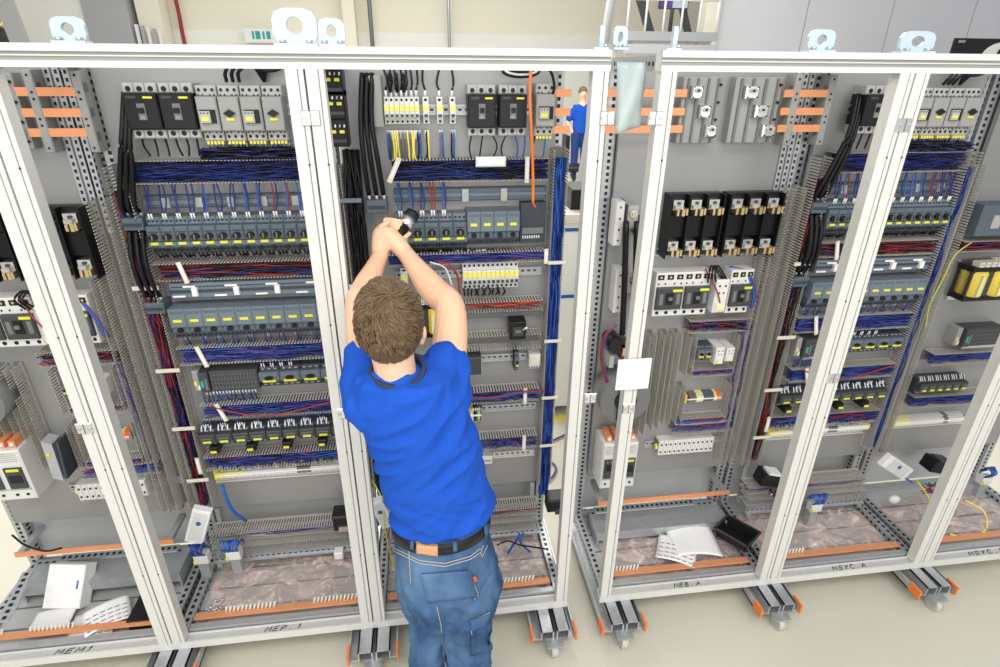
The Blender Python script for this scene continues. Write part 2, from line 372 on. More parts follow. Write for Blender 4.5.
def depth_rail(x, z, top):
    b = MB(); perf_strip(b, (x, .05, z), (x, .50, z), 14, (.018, 0, 0), (0, 0, .02))
    for k in range(14):
        y = .06+k*.031; b.box(x-.0188, x-.018, y, y+.014, z-.006, z+.006, 'dark'); b.box(x+.018, x+.0188, y, y+.014, z-.006, z+.006, 'dark')
    return b
def rail_bottom(x0, x1):
    b = MB(); b.box(x0, x1, 0, .045, H0, H0+.030, 'frame_white'); b.box(x0, x1, 0, .007, H0+.03, H0+.034, 'frame_white'); b.box(x0, x1, .039, .045, H0+.03, H0+.036, 'frame_white')
    b.box(x0, x1, .007, .039, H0+.03, H0+.0305, 'frame_groove2'); b.box(x0, x1, .012, .0128, H0+.0305, H0+.0315, 'frame_white'); return b
FRAMES = []
for i, (nm, x0, x1) in enumerate(CABX):
    lab = {0: 'white framed open control cabinet cut off at the left, with loose covers on its base',
           1: 'white framed open control cabinet, second from left, with rows of grey motor starters',
           2: 'white framed open control cabinet the man in blue is working at',
           3: 'white framed open control cabinet with a black crate on its base',
           4: 'white framed open control cabinet just right of the one holding the black crate',
           5: 'white framed open control cabinet cut off at the right, with a yellow transformer'}[i]
    r = empty('control_cabinet', ((x0+x1)/2, .25, H0), lab, 'cabinet', 'open control cabinets in the row'); FRAMES.append(r)
    bpy.context.view_layer.update()
    def ch(b, n):
        o = b.build(n, r); o.matrix_parent_inverse = r.matrix_world.inverted(); return o
    ch(rail_x(x0, x1, 0, H1-.055, H1), 'top_rail'); ch(rail_bottom(x0, x1), 'bottom_rail')
    ch(post_f(x0+.003, x0+PW, H0+.034, H1-.055), 'front_post'); ch(post_f(x1-PW, x1-.003, H0+.034, H1-.055), 'front_post')
    ch(post_r(x0+.03, H0, H1-.02), 'rear_post'); ch(post_r(x1-.03, H0, H1-.02), 'rear_post')
    for x in (x0+.03, x1-.03):
        ch(depth_rail(x, H0+.03, 0), 'depth_rail'); ch(depth_rail(x, H1-.035, 1), 'depth_rail')
    b = MB(); b.box(x0+.05, x1-.05, .05, .50, H0+.01, H0+.018, 'galv_panel'); b.box(x0+.05, x1-.05, .05, .075, H0+.018, H0+.05, 'galv')
    for k in range(3): b.box(x0+.05, x1-.05, .16+k*.11, .165+k*.11, H0+.018, H0+.022, 'galv_dark')
    ch(b, 'base_plate')
    for za, zb in ((H0, H0+.05), (H1-.07, H1-.02)): b = MB(); b.box(x0+.05, x1-.05, .50, .54, za, zb, 'galv'); ch(b, 'rear_rail')
    b = MB(); pl, pr = x0+.055, x1-.06 if i != 2 else x1-.045
    b.box(pl, pr, PB+.0008, PB+.004, .46, H1-.06, 'plate'); b.box(pl, pr, PB-.0, PB+.02, .455, .46, 'plate'); b.box(pl-.003, pl, PB-.0, PB+.02, .46, H1-.06, 'plate'); b.box(pr, pr+.003, PB, PB+.02, .46, H1-.06, 'plate')
    ch(b, 'mounting_plate')
    b = MB(); b.box(x0+.003, x1-.003, .552, .556, H0+.05, H1-.02, 'galv_panel'); b.box(x0+.003, x0+.02, .54, .552, H0+.05, H1-.07, 'galv_panel'); ch(b, 'rear_panel')
    for x in (pl+.02, pr-.04):
        for z in (.6, 2.2): b = MB(); b.box(x, x+.02, PB+.004, .51, z, z+.03, 'galv'); ch(b, 'plate_bracket')
# hinge plates joining the posts
def clip(px, py, wd, cab, label):
    c = P(px, py, 0); b = MB(); b.cbox(-wd/2, wd/2, -.006, 0, -.02, .02, 'steel', .003)
    for x in (-wd*.32, wd*.32):
        b.cyl((x, -.009, 0), (x, -.004, 0), .006, 'galv', 8)
    b.box(-.0015, .0015, -.007, -.0055, -.02, .02, 'galv_dark')
    o = b.build('hinge_plate'); o.location = (c.x, .0, c.z); props(o, label, 'bracket', 'steel brackets on the front posts')
for px, py, wd, lab in ((311, 118, .052, 'upper steel bracket across the posts left of the man'), (345, 413, .05, 'lower steel bracket across the posts left of the man'),
                        (85, 428, .05, 'steel bracket across the posts of the leftmost cabinet'), (607, 118, .045, 'upper steel bracket on the post right of the man'),
                        (590, 398, .045, 'lower steel bracket on the post right of the man'), (655, 118, .045, 'upper steel bracket on the post with the taped clear sheet'),
                        (628, 408, .045, 'lower steel bracket on the post beside the white drive'), (904, 125, .05, 'upper steel bracket across the posts of the fifth cabinet'),
                        (833, 378, .05, 'lower steel bracket across the posts of the fifth cabinet')):
    clip(px, py, wd, None, lab)
# lifting eyes on the top rails
def lifting_eye(px, py0, py1, wpx, label, edge=False):
    Y = .025; a = P(px, py1, Y); z0 = H1; t = P(px, py0, Y).z; hh = max(t-z0, .06); ww = (P(px+wpx/2, py1, Y).x-P(px-wpx/2, py1, Y).x)
    n = 16; o_, i_ = [], []
    for k in range(n):
        th = 2*math.pi*k/n+math.pi/16*0
        rr = 1/max(abs(math.cos(th)), abs(math.sin(th)), (abs(math.cos(th))+abs(math.sin(th)))/1.66)
        o_.append((ww/2*rr*math.cos(th), hh*.5+hh*.5*rr*math.sin(th))); i_.append((ww*.19*math.cos(th), hh*.54+hh*.24*math.sin(th)))
    r = empty('lifting_eye', (a.x, Y, z0), label, 'lifting eye', 'lifting eyes on the cabinet tops', math.radians(78) if edge else 0)
    b = MB(); vs = [(x, y, z) for y in (-.006, .006) for x, z in o_+i_]
    fs = []
    for k in range(n):
        j = (k+1) % n
        fs += [(k, j, n+j, n+k), (2*n+k, 3*n+k, 3*n+j, 2*n+j), (k, 2*n+k, 2*n+j, j), (n+k, n+j, 3*n+j, 3*n+k)]
    b.add(vs, fs, 'eye_paint'); b.build('plate', r)
    b = MB(); b.box(-ww/2, ww/2, -.02, .02, 0, .006, 'eye_paint'); b.cyl((-ww*.3, -.012, .006), (-ww*.3, -.012, .014), .008, 'galv', 8); b.cyl((ww*.3, -.012, .006), (ww*.3, -.012, .014), .008, 'galv', 8); b.build('foot', r)
lifting_eye(72, 17, 41, 34, 'pale blue lifting eye on top of the leftmost cabinet')
lifting_eye(297, 8, 42, 44, 'largest pale blue lifting eye, above the posts left of the man')
lifting_eye(333, 18, 42, 26, 'small pale blue lifting eye with a lug beside the largest one')
lifting_eye(601, 25, 47, 12, 'thin pale lifting eye at the right end of the man\'s cabinet', True)
lifting_eye(619, 30, 48, 14, 'rounded pale lifting eye above the clear sheet', False)
lifting_eye(673, 26, 50, 12, 'pale blue lifting eye at the left end of the fourth cabinet, seen edge on', True)
lifting_eye(818, 34, 53, 26, 'pale lifting eye on top of the fourth cabinet near its right end')
lifting_eye(912, 33, 58, 34, 'pale lifting eye above the posts between fourth and fifth cabinets')
# handwritten marks on the bottom rails
GL = {'M': [[(0, 0), (.1, 1), (.5, .3), (.9, 1), (1, 0)]], 'E': [[(.9, 1), (.1, .95), (0, 0), (.9, .05)], [(.05, .5), (.7, .55)]], 'P': [[(0, 0), (.1, 1), (.8, .9), (.7, .5), (.1, .45)]],
      'A': [[(0, 0), (.5, 1), (.95, 0)], [(.2, .35), (.8, .4)]], 'S': [[(.9, .9), (.2, 1), (.1, .6), (.8, .4), (.7, 0), (0, .1)]], 'Y': [[(0, 1), (.45, .5), (.9, 1)], [(.45, .5), (.35, 0)]],
      'C': [[(.9, .85), (.3, 1), (0, .5), (.3, 0), (.9, .1)]], 'B': [[(0, 0), (.1, 1), (.7, .85), (.15, .5), (.8, .3), (.6, 0), (0, 0)]], '1': [[(.2, .7), (.5, 1), (.4, 0)]],
      '.': [[(.3, 0), (.45, .08)]], '5': [[(.9, 1), (.2, 1), (.15, .6), (.8, .4), (.6, 0), (0, .1)]]}
def writing(text, px0, px1, py, cab, lab):
    a = P(px0, py, .02).x; e = P(px1, py, .02).x; z0 = H0+.0312; n = len(text); st = (e-a)/n; b = MB(); h = .022
    for k, chh in enumerate(text):
        for line in GL[chh]:
            b.tube([(a+(k+x*.72)*st+z*.008, .0125+z*h, z0) for x, z in line], .0021, 'ink', 4)
    o = b.build('handwritten_mark', FRAMES[cab]); o.matrix_parent_inverse = FRAMES[cab].matrix_world.inverted(); o['label'] = lab
bpy.context.view_layer.update()
writing('MEM1', 54, 97, 652, 0, 'dark handwritten mark'); writing('MEP.1', 265, 305, 632, 1, 'dark handwritten mark')
writing('MEB.A', 673, 700, 590, 3, 'dark handwritten mark'); writing('MSYC.A', 833, 866, 568, 4, 'dark handwritten mark'); writing('MSYC.5', 971, 1006, 550, 5, 'dark handwritten mark')
# transport trolleys below the posts
def trolley(x0, x1, label, wheel_x=None):
    r = empty('transport_trolley', ((x0+x1)/2, 0, 0), label, 'trolley', 'trolleys under the cabinet row')
    bpy.context.view_layer.update(); inv = r.matrix_world.inverted()
    def ch(b, n): o = b.build(n, r); o.matrix_parent_inverse = inv
    w = (x1-x0)
    for k in (0, 1):
        a = x0+w*(.20+.36*k); e = a+w*.30
        b = MB(); b.box(a, e, -.11, .60, .123, .129, 'galv'); b.box(a, a+.006, -.11, .60, .075, .129, 'galv'); b.box(e-.006, e, -.11, .60, .075, .129, 'galv'); b.box(a+.006, e-.006, -.108, -.104, .075, .086, 'galv_dark'); ch(b, 'beam')
    b = MB(); b.box(x0, x1, -.10, .58, .066, .075, 'galv'); b.box((x0+x1)/2-.035, (x0+x1)/2+.035, -.150, -.10, .072, .078, 'galv'); b.box(x0, x0+.006, -.11, .58, .066, .108, 'galv'); b.box(x1-.006, x1, -.11, .58, .066, .108, 'galv'); ch(b, 'carrier_plate')
    for x in (x0-.004, x1-.004):
        b = MB(); b.box(x, x+.009, -.12, -.06, .07, .118, 'orange'); ch(b, 'orange_bumper')
    for yy in (-.122, .48):
        wx = (x0+x1)/2
        b = MB(); b.cyl((wx-.016, yy, .034), (wx+.016, yy, .034), .034, 'wheel_grey', 18); b.cyl((wx-.02, yy, .034), (wx+.02, yy, .034), .01, 'galv', 8); ch(b, 'wheel')
        b = MB(); b.prism([(wx-.024, .03), (wx-.019, .03), (wx-.019, .0695), (wx+.019, .0695), (wx+.019, .03), (wx+.024, .03), (wx+.024, .0715), (wx-.024, .0715)], yy-.02, yy+.02, 'galv')
        ch(b, 'fork')
trolley(S1-.10, S1+.10, 'wheeled steel trolley under the posts of the leftmost and second cabinets')
trolley(S2-.10, S2+.10, 'wheeled steel trolley under the posts left of the man')
trolley(E2-.175, E2+.015, 'wheeled steel trolley just right of the man\'s jeans')
trolley(P4-.015, P4+.175, 'wheeled steel trolley at the left end of the crate cabinet')
trolley(S5-.095, S5+.095, 'wheeled steel trolley between the fourth and fifth cabinets')
trolley(S6-.095, S6+.095, 'wheeled steel trolley between the fifth and rightmost cabinets')

# ------------------------------------------------------------------ device kinds (local frame: back at y=0, front towards -y)
def holes(b, xs, z, y, r=.004, m='dark'):
    for x in xs: b.cyl((x, y-.0012, z), (x, y+.001, z), r, m, 8)
BUILD = {}
def k_starter():
    b = MB(); b.cbox(-.0195, .0195, -.062, 0, .036, .066, 'blue_grey_light'); b.cbox(-.0195, .0195, -.082, 0, -.018, .036, 'blue_grey')
    b.cbox(-.0195, .0195, -.088, 0, -.036, -.018, 'blue_grey_light', .002); b.cbox(-.0195, .0195, -.060, 0, -.066, -.036, 'blue_grey_dark')
    holes(b, (-.012, 0, .012), .052, -.062, .0035); holes(b, (-.012, 0, .012), -.053, -.060, .004, 'black')
    b.box(-.014, .014, -.083, -.081, .016, .020, 'blue_grey_dark'); b.box(-.016, .016, -.0885, -.087, -.0335, -.030, 'blue_grey_dark')
    k = MB(); k.cyl((0, -.098, .002), (0, -.080, .002), .0115, 'dark', 12); k.box(-.002, .002, -.101, -.098, -.007, .011, 'mid_grey')
    t = MB(); t.box(-.0105, .0105, -.0905, -.082, -.0255, -.0165, 'tab_yellow')
    f = MB()
    for x in (-.012, 0, .012): f.cyl((x, -.055, -.066), (x, -.04, -.085), .0032, 'dark', 6)
    return [('body', b, []), ('knob', k, []), ('marker_tab', t, []), ('outgoing_wire', f, [])]
BUILD['motor_starter'] = k_starter
def k_starter_b():
    b = MB(); b.cbox(-.0215, .0215, -.092, 0, -.012, .066, 'blue_grey_light', .003); b.cbox(-.0215, .0215, -.082, 0, -.045, -.012, 'blue_grey'); b.cbox(-.0215, .0215, -.07, 0, -.066, -.045, 'blue_grey_dark')
    for z in (.048, .052, .056): b.box(-.017, .017, -.0925, -.091, z, z+.001, 'blue_grey_dark')
    holes(b, (-.012, 0, .012), -.056, -.07, .0035, 'black')
    k = MB(); k.cyl((0, -.09, -.026), (0, -.08, -.026), .009, 'dark', 12); k.box(-.017, .017, -.084, -.081, -.040, -.037, 'blue_grey_dark')
    t = MB(); t.box(-.011, .011, -.0945, -.09, .012, .023, 'tab_yellow')
    return [('body', b, []), ('dial', k, []), ('marker_tab', t, [])]
BUILD['circuit_breaker'] = k_starter_b
def k_mccb():
    b = MB(); b.cbox(-.052, .052, -.088, 0, -.055, .055, 'dark', .004)
    b.box(-.001, .001, -.0885, -.08, -.055, .055, 'black'); b.box(-.04, -.01, -.0895, -.088, .040, .048, 'dark_grey')
    tp = MB(); tp.cbox(-.052, .052, -.07, 0, .055, .085, 'pale_grey'); holes(tp, (-.034, 0, .034), .068, -.07, .0085)
    for x in (-.017, .017): tp.box(x-.001, x+.001, -.071, -.069, .055, .085, 'mid_grey')
    bt = MB(); bt.cbox(-.052, .052, -.07, 0, -.085, -.055, 'pale_grey'); holes(bt, (-.034, 0, .034), -.068, -.07, .0085)
    for x in (-.017, .017): bt.box(x-.001, x+.001, -.071, -.069, -.085, -.055, 'mid_grey')
    t = MB(); t.box(-.012, .012, -.09, -.087, -.025, .025, 'mid_grey'); t.box(-.008, .008, -.1, -.089, -.004, .012, 'dark'); 
    for x in (-.006, .001): t.box(x, x+.004, -.0905, -.0895, -.022, -.008, 'light_grey')
    l = MB(); l.box(.012, .04, -.0905, -.088, .040, .046, 'tab_yellow')
    return [('body', b, []), ('line_terminal', tp, []), ('load_terminal', bt, []), ('toggle', t, []), ('label_strip', l, [])]
BUILD['power_breaker'] = k_mccb
def k_grey_unit(diamond):
    def f():
        b = MB(); b.cbox(-.034, .034, -.085, 0, -.052, .055, 'light_grey', .004); b.cbox(-.034, .034, -.065, 0, .055, .088, 'pale_grey'); b.cbox(-.034, .034, -.065, 0, -.085, -.052, 'pale_grey')
        holes(b, (-.022, 0, .022), .075, -.065, .0055); holes(b, (-.022, 0, .022), -.070, -.065, .0055); holes(b, (-.026, -.012, .012, .026), .060, -.065, .003); holes(b, (-.026, -.012, .012, .026), -.057, -.065, .003)
        t = MB()
        if diamond:
            t.prism([(-.02, .005), (0, -.007), (.02, .005), (0, .017)], -.095, -.085, 'dark'); t2 = MB(); t2.box(-.013, .013, -.088, -.085, -.018, -.009, 'tab_yellow')
        else:
            t.box(-.024, .026, -.090, -.085, -.026, .016, 'dark'); t.box(-.024, .010, -.096, -.088, -.024, .012, 'pale_grey'); holes(t, (-.018, -.008, .004), .006, -.096, .0025)
            t2 = MB(); t2.box(-.018, .004, -.0975, -.095, -.018, -.006, 'tab_yellow')
        y = MB(); 
        for x in (-.024, -.012, 0, .012, .024): y.box(x-.004, x+.004, -.064, -.05, -.095, -.085, 'label_yellow')
        return [('body', b, []), ('handle' if diamond else 'trip_module', t, []), ('marker_tab', t2, []), ('wire_sleeves', y, [])]
    return f
BUILD['power_contactor'] = k_grey_unit(False); BUILD['isolator_switch'] = k_grey_unit(True)
def k_mcb():
    b = MB(); b.cbox(-.0085, .0085, -.045, 0, -.042, .042, 'device_white', .002); b.cbox(-.0085, .0085, -.064, 0, -.022, .020, 'device_white', .002)
    holes(b, (0,), .033, -.045, .0045); holes(b, (0,), -.034, -.045, .0045)
    l = MB(); l.box(-.0075, .0075, -.0655, -.064, 0, .016, 'label_yellow')
    t = MB(); t.box(-.005, .005, -.074, -.063, -.018, -.010, 'dark_grey')
    return [('body', b, []), ('label_strip', l, []), ('toggle', t, [])]
BUILD['miniature_breaker'] = k_mcb
def k_small():
    b = MB(); b.cbox(-.0165, .0165, -.055, 0, -.045, .045, 'blue_grey_dark'); b.cbox(-.0165, .0165, -.075, 0, -.012, .028, 'blue_grey', .003)
    holes(b, (-.010, 0, .010), .037, -.055, .003, 'light_grey'); holes(b, (-.010, 0, .010), -.034, -.055, .003, 'light_grey')
    b.box(-.013, .013, -.0765, -.075, .015, .02, 'blue_grey_light')
    k = MB(); k.cyl((0, -.084, .006), (0, -.074, .006), .007, 'black', 10)
    t = MB(); t.box(-.0105, .0105, -.079, -.074, -.013, -.004, 'tab_yellow')
    return [('body', b, []), ('knob', k, []), ('marker_tab', t, [])]
BUILD['small_motor_starter'] = k_small
def k_contactor():
    b = MB(); b.cbox(-.022, .022, -.06, 0, -.042, .042, 'blue_grey_dark'); b.cbox(-.0215, .0215, -.085, 0, -.016, .026, 'dark_grey', .004); b.box(-.014, .014, -.088, -.084, .006, .014, 'blue_grey')
    holes(b, (-.014, 0, .014), .034, -.06, .0035, 'light_grey'); holes(b, (-.014, 0, .014), -.032, -.06, .0035, 'light_grey')
    t = MB(); t.box(-.011, .011, -.0885, -.084, -.012, -.003, 'tab_yellow')
    f = MB()
    for x in (-.014, -.004, .010): f.cyl((x, -.066, .036), (x, -.05, .058), .0019, 'white', 6)
    return [('body', b, []), ('marker_tab', t, []), ('ferrules', f, [])]
BUILD['contactor'] = k_contactor
def k_relay():
    b = MB(); b.cbox(-.018, .018, -.09, 0, -.016, .014, 'dark', .003); b.box(-.012, .012, -.096, -.09, -.012, .004, 'dark_grey')
    t = MB(); t.box(-.012, .012, -.0975, -.095, -.009, .002, 'tab_yellow')
    return [('body', b, []), ('marker_tab', t, [])]
BUILD['overload_relay'] = k_relay
def k_plc():
    b = MB(); b.cbox(-.085, .13, -.07, 0, -.045, .045, 'dark_grey', .003)
    for k in range(14): b.box(-.078+k*.0148, -.078+k*.0148+.0016, -.0725, -.07, -.04, .04, 'mid_grey')
    for k in range(4): b.box(-.08, .125, -.0722, -.07, -.03+k*.02, -.029+k*.02, 'mid_grey')
    h = MB(); h.cbox(-.13, -.088, -.08, 0, -.045, .045, 'dark_grey', .003); h.box(-.122, -.11, -.083, -.08, -.02, .01, 'teal'); h.box(-.104, -.094, -.083, -.08, -.03, .02, 'mid_grey')
    p = MB(); p.cbox(-.165, -.133, -.06, 0, -.045, .045, 'light_grey', .003); p.box(-.16, -.15, -.063, -.06, -.02, .0, 'label_yellow'); p.box(-.147, -.138, -.063, -.06, -.04, -.02, 'white')
    f = MB()
    for k in range(16): f.cyl((-.11+k*.0145, -.074, -.046), (-.11+k*.0145, -.066, -.062), .0026, 'white', 5)
    return [('module_rack', b, []), ('processor_module', h, []), ('power_module', p, []), ('ferrules', f, [])]
BUILD['control_module'] = k_plc
def k_fuse():
    b = MB(); b.box(-.085, .085, -.03, 0, -.13, .13, 'black')
    for x in (-.085, -.029, .027, .081): b.box(x, x+.004, -.075, -.03, -.13, .13, 'black')
    b.box(-.081, .081, -.055, -.03, -.045, .045, 'black'); b.box(-.085, .085, -.04, -.03, .10, .13, 'dark')
    out = [('base', b, [])]
    for sgn in (1, -1):
        for x in (-.056, 0, .056):
            c = MB(); z = .085*sgn
            c.box(x-.017, x+.015, -.062, -.03, z-.016, z+.024, 'steel'); c.cyl((x, -.066, z+.012), (x, -.06, z+.012), .006, 'dark_grey', 8)
            c.box(x-.014, x+.006, -.075, -.058, z-.010, z+.004, 'pale_grey'); c.box(x+.004, x+.013, -.090, -.04, z-.034, z-.006, 'brass'); c.box(x-.010, x-.003, -.085, -.04, z-.034, z-.010, 'brass'); c.box(x+.015, x+.021, -.092, -.04, z-.030, z-.004, 'brass')
            out.append(('fuse_contact', c, []))
    return out
BUILD['fuse_base'] = k_fuse
def k_mccbw():
    b = MB(); b.cbox(-.045, .045, -.07, 0, -.075, .075, 'device_white', .003)
    holes(b, (-.03, 0, .03), -.062, -.07, .006); holes(b, (-.036, -.015, .015, .036), .038, -.07, .003)
    for x in (-.03, 0, .03): b.box(x-.010, x+.010, -.0715, -.06, .052, .068, 'dark'); b.cyl((x, -.073, .060), (x, -.071, .060), .004, 'brass', 8)
    d = MB(); d.cbox(-.041, .041, -.085, -.07, -.048, .028, 'dark_grey', .003); d.box(-.012, .012, -.088, -.085, -.03, .01, 'dark'); d.box(-.006, .006, -.098, -.088, -.012, -.002, 'mid_grey')
    for x in (-.032, .022): d.box(x, x+.012, -.0855, -.085, -.03, .008, 'mid_grey')
    t = MB(); t.box(.008, .038, -.0875, -.085, .014, .022, 'tab_yellow')
    return [('housing', b, []), ('front_cover', d, []), ('marker_tab', t, [])]
BUILD['load_breaker'] = k_mccbw
def k_tall_relay():
    b = MB(); b.cbox(-.026, .026, -.095, 0, -.055, .055, 'device_white', .004); b.box(-.018, .018, -.10, -.095, -.048, -.02, 'cream'); holes(b, (-.012, .012), .035, -.095, .004); holes(b, (-.010, .008), .012, -.095, .0035)
    t = MB(); t.box(-.012, .012, -.104, -.10, -.04, -.026, 'pale_yellow')
    return [('body', b, []), ('dial', t, [])]
BUILD['relay_module'] = k_tall_relay
def k_support():
    b = MB(); b.cbox(-.055, .055, -.045, 0, -.115, .115, 'light_grey', .003)
    for x in (-.045, -.018, .012, .040): b.box(x, x+.006, -.052, -.045, -.112, .112, 'mid_grey')
    for x in (.052,): 
        for z in (-.09, -.03, .03, .09): b.cyl((x-.004, -.054, z), (x-.004, -.045, z), .005, 'dark', 8)
    out = [('housing', b, [])]
    for k, (x, z) in enumerate(((-.022, .065), (.008, 0), (.034, -.068))):
        c = MB(); c.cbox(x-.016, x+.016, -.075, -.045, z-.022, z+.022, 'steel', .004); c.cyl((x, -.08, z+.006), (x, -.074, z+.006), .009, 'pale_grey', 10); c.cyl((x, -.0815, z+.006), (x, -.0795, z+.006), .004, 'dark', 8)
        for dx, dz in ((-.011, -.016), (.011, -.016), (-.011, .018), (.011, .018)): c.cyl((x+dx, -.0765, z+dz), (x+dx, -.0745, z+dz), .0025, 'dark', 6)
        out.append(('clamp_terminal', c, []))
    return out
BUILD['busbar_adapter'] = k_support
def k_holder():
    b = MB(); b.cbox(-.014, .014, -.06, 0, -.125, .125, 'light_grey', .003)
    for z in (-.11, -.04, -.02, .04, .06, .11): b.cyl((0, -.0615, z), (0, -.059, z), .004, 'dark', 8)
    for z in (-.075, 0, .075): b.box(-.016, .016, -.056, -.03, z-.013, z+.013, 'mid_grey')
    return [('busbar_holder', b, [])]
BUILD['busbar_holder'] = k_holder
def k_transformer():
    c = MB(); c.box(-.085, .085, -.09, -.01, -.075, -.055, 'dark'); c.box(-.085, .085, -.09, -.01, .055, .075, 'dark')
    for k in range(12): c.box(-.085, .085, -.088+k*.0066, -.0865+k*.0066, -.079, .079, 'dark_grey')
    out = [('core', c, [])]
    for x in (-.045, .045):
        w = MB(); w.loft([((x, -.05, z), (.04*s, 0, 0), (0, .062*s, 0)) for z, s in ((-.055, .92), (-.048, 1), (.048, 1), (.055, .92))], 'yellow', 20); w.box(x-.015, x+.0, -.118, -.1, -.045, .045, 'pale_yellow'); out.append(('winding', w, []))
    t = MB()
    for k in range(6): t.box(-.075+k*.026, -.055+k*.026, -.10, -.06, .079, .10, 'cream'); t.cyl((-.065+k*.026, -.102, .09), (-.065+k*.026, -.099, .09), .005, 'steel', 8)
    out.append(('terminal_row', t, []))
    for za in (-.095, .079): f = MB(); f.box(-.09, .09, -.02, 0, za, za+.016, 'steel'); out.append(('bracket', f, []))
    return out
BUILD['control_transformer'] = k_transformer
def k_drive():
    b = MB(); b.cbox(-.07, .07, -.13, 0, -.12, .09, 'device_white', .006); b.box(-.066, .066, -.133, -.13, -.075, -.07, 'pale_grey')
    for k in range(5): b.box(-.06, .06, -.1315, -.13, .045+k*.008, .048+k*.008, 'pale_grey')
    p = MB(); p.box(-.062, -.006, -.137, -.13, -.065, .022, 'dark_grey'); holes(p, (-.05, -.036, -.02), .012, -.137, .002, 'pale_grey'); p.box(-.055, -.015, -.139, -.137, -.03, 0, 'dark')
    q = MB(); q.box(.012, .062, -.137, -.13, -.065, .022, 'dark_grey'); q.box(.02, .055, -.139, -.137, .008, .018, 'tab_yellow'); q.box(.02, .055, -.139, -.137, -.04, -.01, 'dark')
    t = MB()
    for x in (-.045, -.015, .02, .05): t.box(x-.009, x+.009, -.11, -.03, .09, .118, 'copper'); t.cyl((x, -.114, .105), (x, -.108, .105), .006, 'white', 8)
    out = []
    for x in (-.05, -.02, .02, .05): e = MB(); e.cyl((x, -.133, -.095), (x, -.129, -.095), .005, 'dark', 8); out.append(('screw', e, []))
    return [('housing', b, []), ('display_panel', p, []), ('option_panel', q, []), ('terminals', t, [])]+out
BUILD['frequency_drive'] = k_drive
def k_termwhite():
    b = MB(); b.cbox(-.115, .115, -.05, 0, -.028, .028, 'device_white', .003)
    for k in range(12):
        x = -.105+k*.019
        b.cyl((x, -.052, .014), (x, -.049, .014), .004, 'dark_grey', 8); b.cyl((x, -.052, -.014), (x, -.049, -.014), .004, 'dark_grey', 8); b.box(x+.009, x+.0098, -.051, -.048, -.028, .028, 'light_grey')
    y = MB(); y.cyl((-.125, -.03, 0), (-.117, -.03, 0), .012, 'label_yellow', 12); y.box(-.118, -.115, -.04, 0, -.02, .02, 'mid_grey')
    return [('block', b, []), ('end_stop', y, [])]
BUILD['white_terminal_block'] = k_termwhite
def k_switch():
    b = MB(); b.cbox(-.03, .03, -.07, 0, -.04, .04, 'dark', .004); b.box(-.02, .02, -.074, -.07, -.02, .02, 'dark_grey'); b.box(-.012, .012, -.078, -.074, -.005, .008, 'mid_grey')
    h = MB(); h.cyl((.01, -.085, .01), (.03, -.1, .03), .005, 'steel', 8)
    return [('body', b, []), ('lever', h, [])]
BUILD['black_relay'] = k_switch

def duct_mesh(L, h, depth=.07, m='duct', pitch=.0118):
    """slotted wiring duct along +x, height h in z, open to the front; comb walls above and below"""
    b = MB(); b.box(0, L, -.002, 0, 0, h, 'mid_grey' if h < .09 else m); n = max(2, int(L/pitch)); p = L/n; t = .0022  # narrow ducts: shade between the combs is put into the back strip's darker grey
    for z0, z1 in ((0, t), (h-t, h)):
        b.box(0, L, -.014, -.002, z0, z1, m)
        for k in range(n): b.box(k*p+p*.2, k*p+p*.74, -depth, -.014, z0, z1, m)
    return b
DUCTN = [0]
def duct(X0, X1, Z0, Z1, label, depth=.07, Y=PB, vertical=False, group='slotted wiring ducts'):
    if not vertical:
        b = duct_mesh(X1-X0, Z1-Z0, depth); o = b.build('wiring_duct'); o.location = (X0, Y, Z0)
    else:
        b = duct_mesh(Z1-Z0, X1-X0, depth); b.v = [(z, y, x) for x, y, z in b.v]; b.f = [f[::-1] for f in b.f]; o = b.build('wiring_duct'); o.location = (X0, Y, Z0)
    return props(o, label, 'wiring duct', group)
def bundle(X0, X1, Z0, Z1, cols, n, label, Y=PB-.045, r=.0021, vertical=False, amp=.012, ydep=.02, seg=7, name='wire_bundle'):
    b = MB(); L0, L1 = (X0, X1) if not vertical else (Z0, Z1); n = int(n*1.5)
    for k in range(n):
        c = random.choice(cols); a0 = random.random()*.3 if random.random() < .4 else 0; a1 = 1-random.random()*.3 if random.random() < .4 else 1
        w0 = random.random(); pts = []
        for j in range(seg+1):
            t = a0+(a1-a0)*j/seg; w0 = min(1, max(0, w0+random.uniform(-.22, .22))); yy = Y+random.uniform(-ydep, ydep)
            if not vertical: pts.append((L0+(L1-L0)*t, yy, Z0+.006+(Z1-Z0-.012)*w0))
            else: pts.append((X0+.006+(X1-X0-.012)*w0, yy, L0+(L1-L0)*t))
        b.tube(catmull(pts, 3), r, c, 4, caps=False)
    return props(b.build(name), label, 'wires', kind='stuff')
def drops(xs, z0, z1, cols, label, Y0=PB-.05, Y1=PB-.06, r=.0022, ferr=.016, jit=.006, name='connecting_wires', both=2, fm='white'):
    """short wires running down from a duct into the terminals of a row"""
    b = MB()
    for x in xs:
        for k in range(both):
            dx = (k-(both-1)/2)*.009; c = random.choice(cols); xx = x+dx
            p = [(xx+random.uniform(-jit, jit), Y0+random.uniform(-.01, .01), z0), (xx+random.uniform(-jit, jit)*1.3, Y0-.008, (z0+z1)/2+random.uniform(-.005, .005)), (xx, Y1, z1+ferr)]
            b.tube(catmull(p, 3), r, c, 5, caps=False)
            if ferr: b.tube([(xx, Y1, z1+ferr), (xx+random.uniform(-.001, .001), Y1+.004, z1)], r*1.15, fm, 5)
    return props(b.build(name), label, 'wires', kind='stuff')
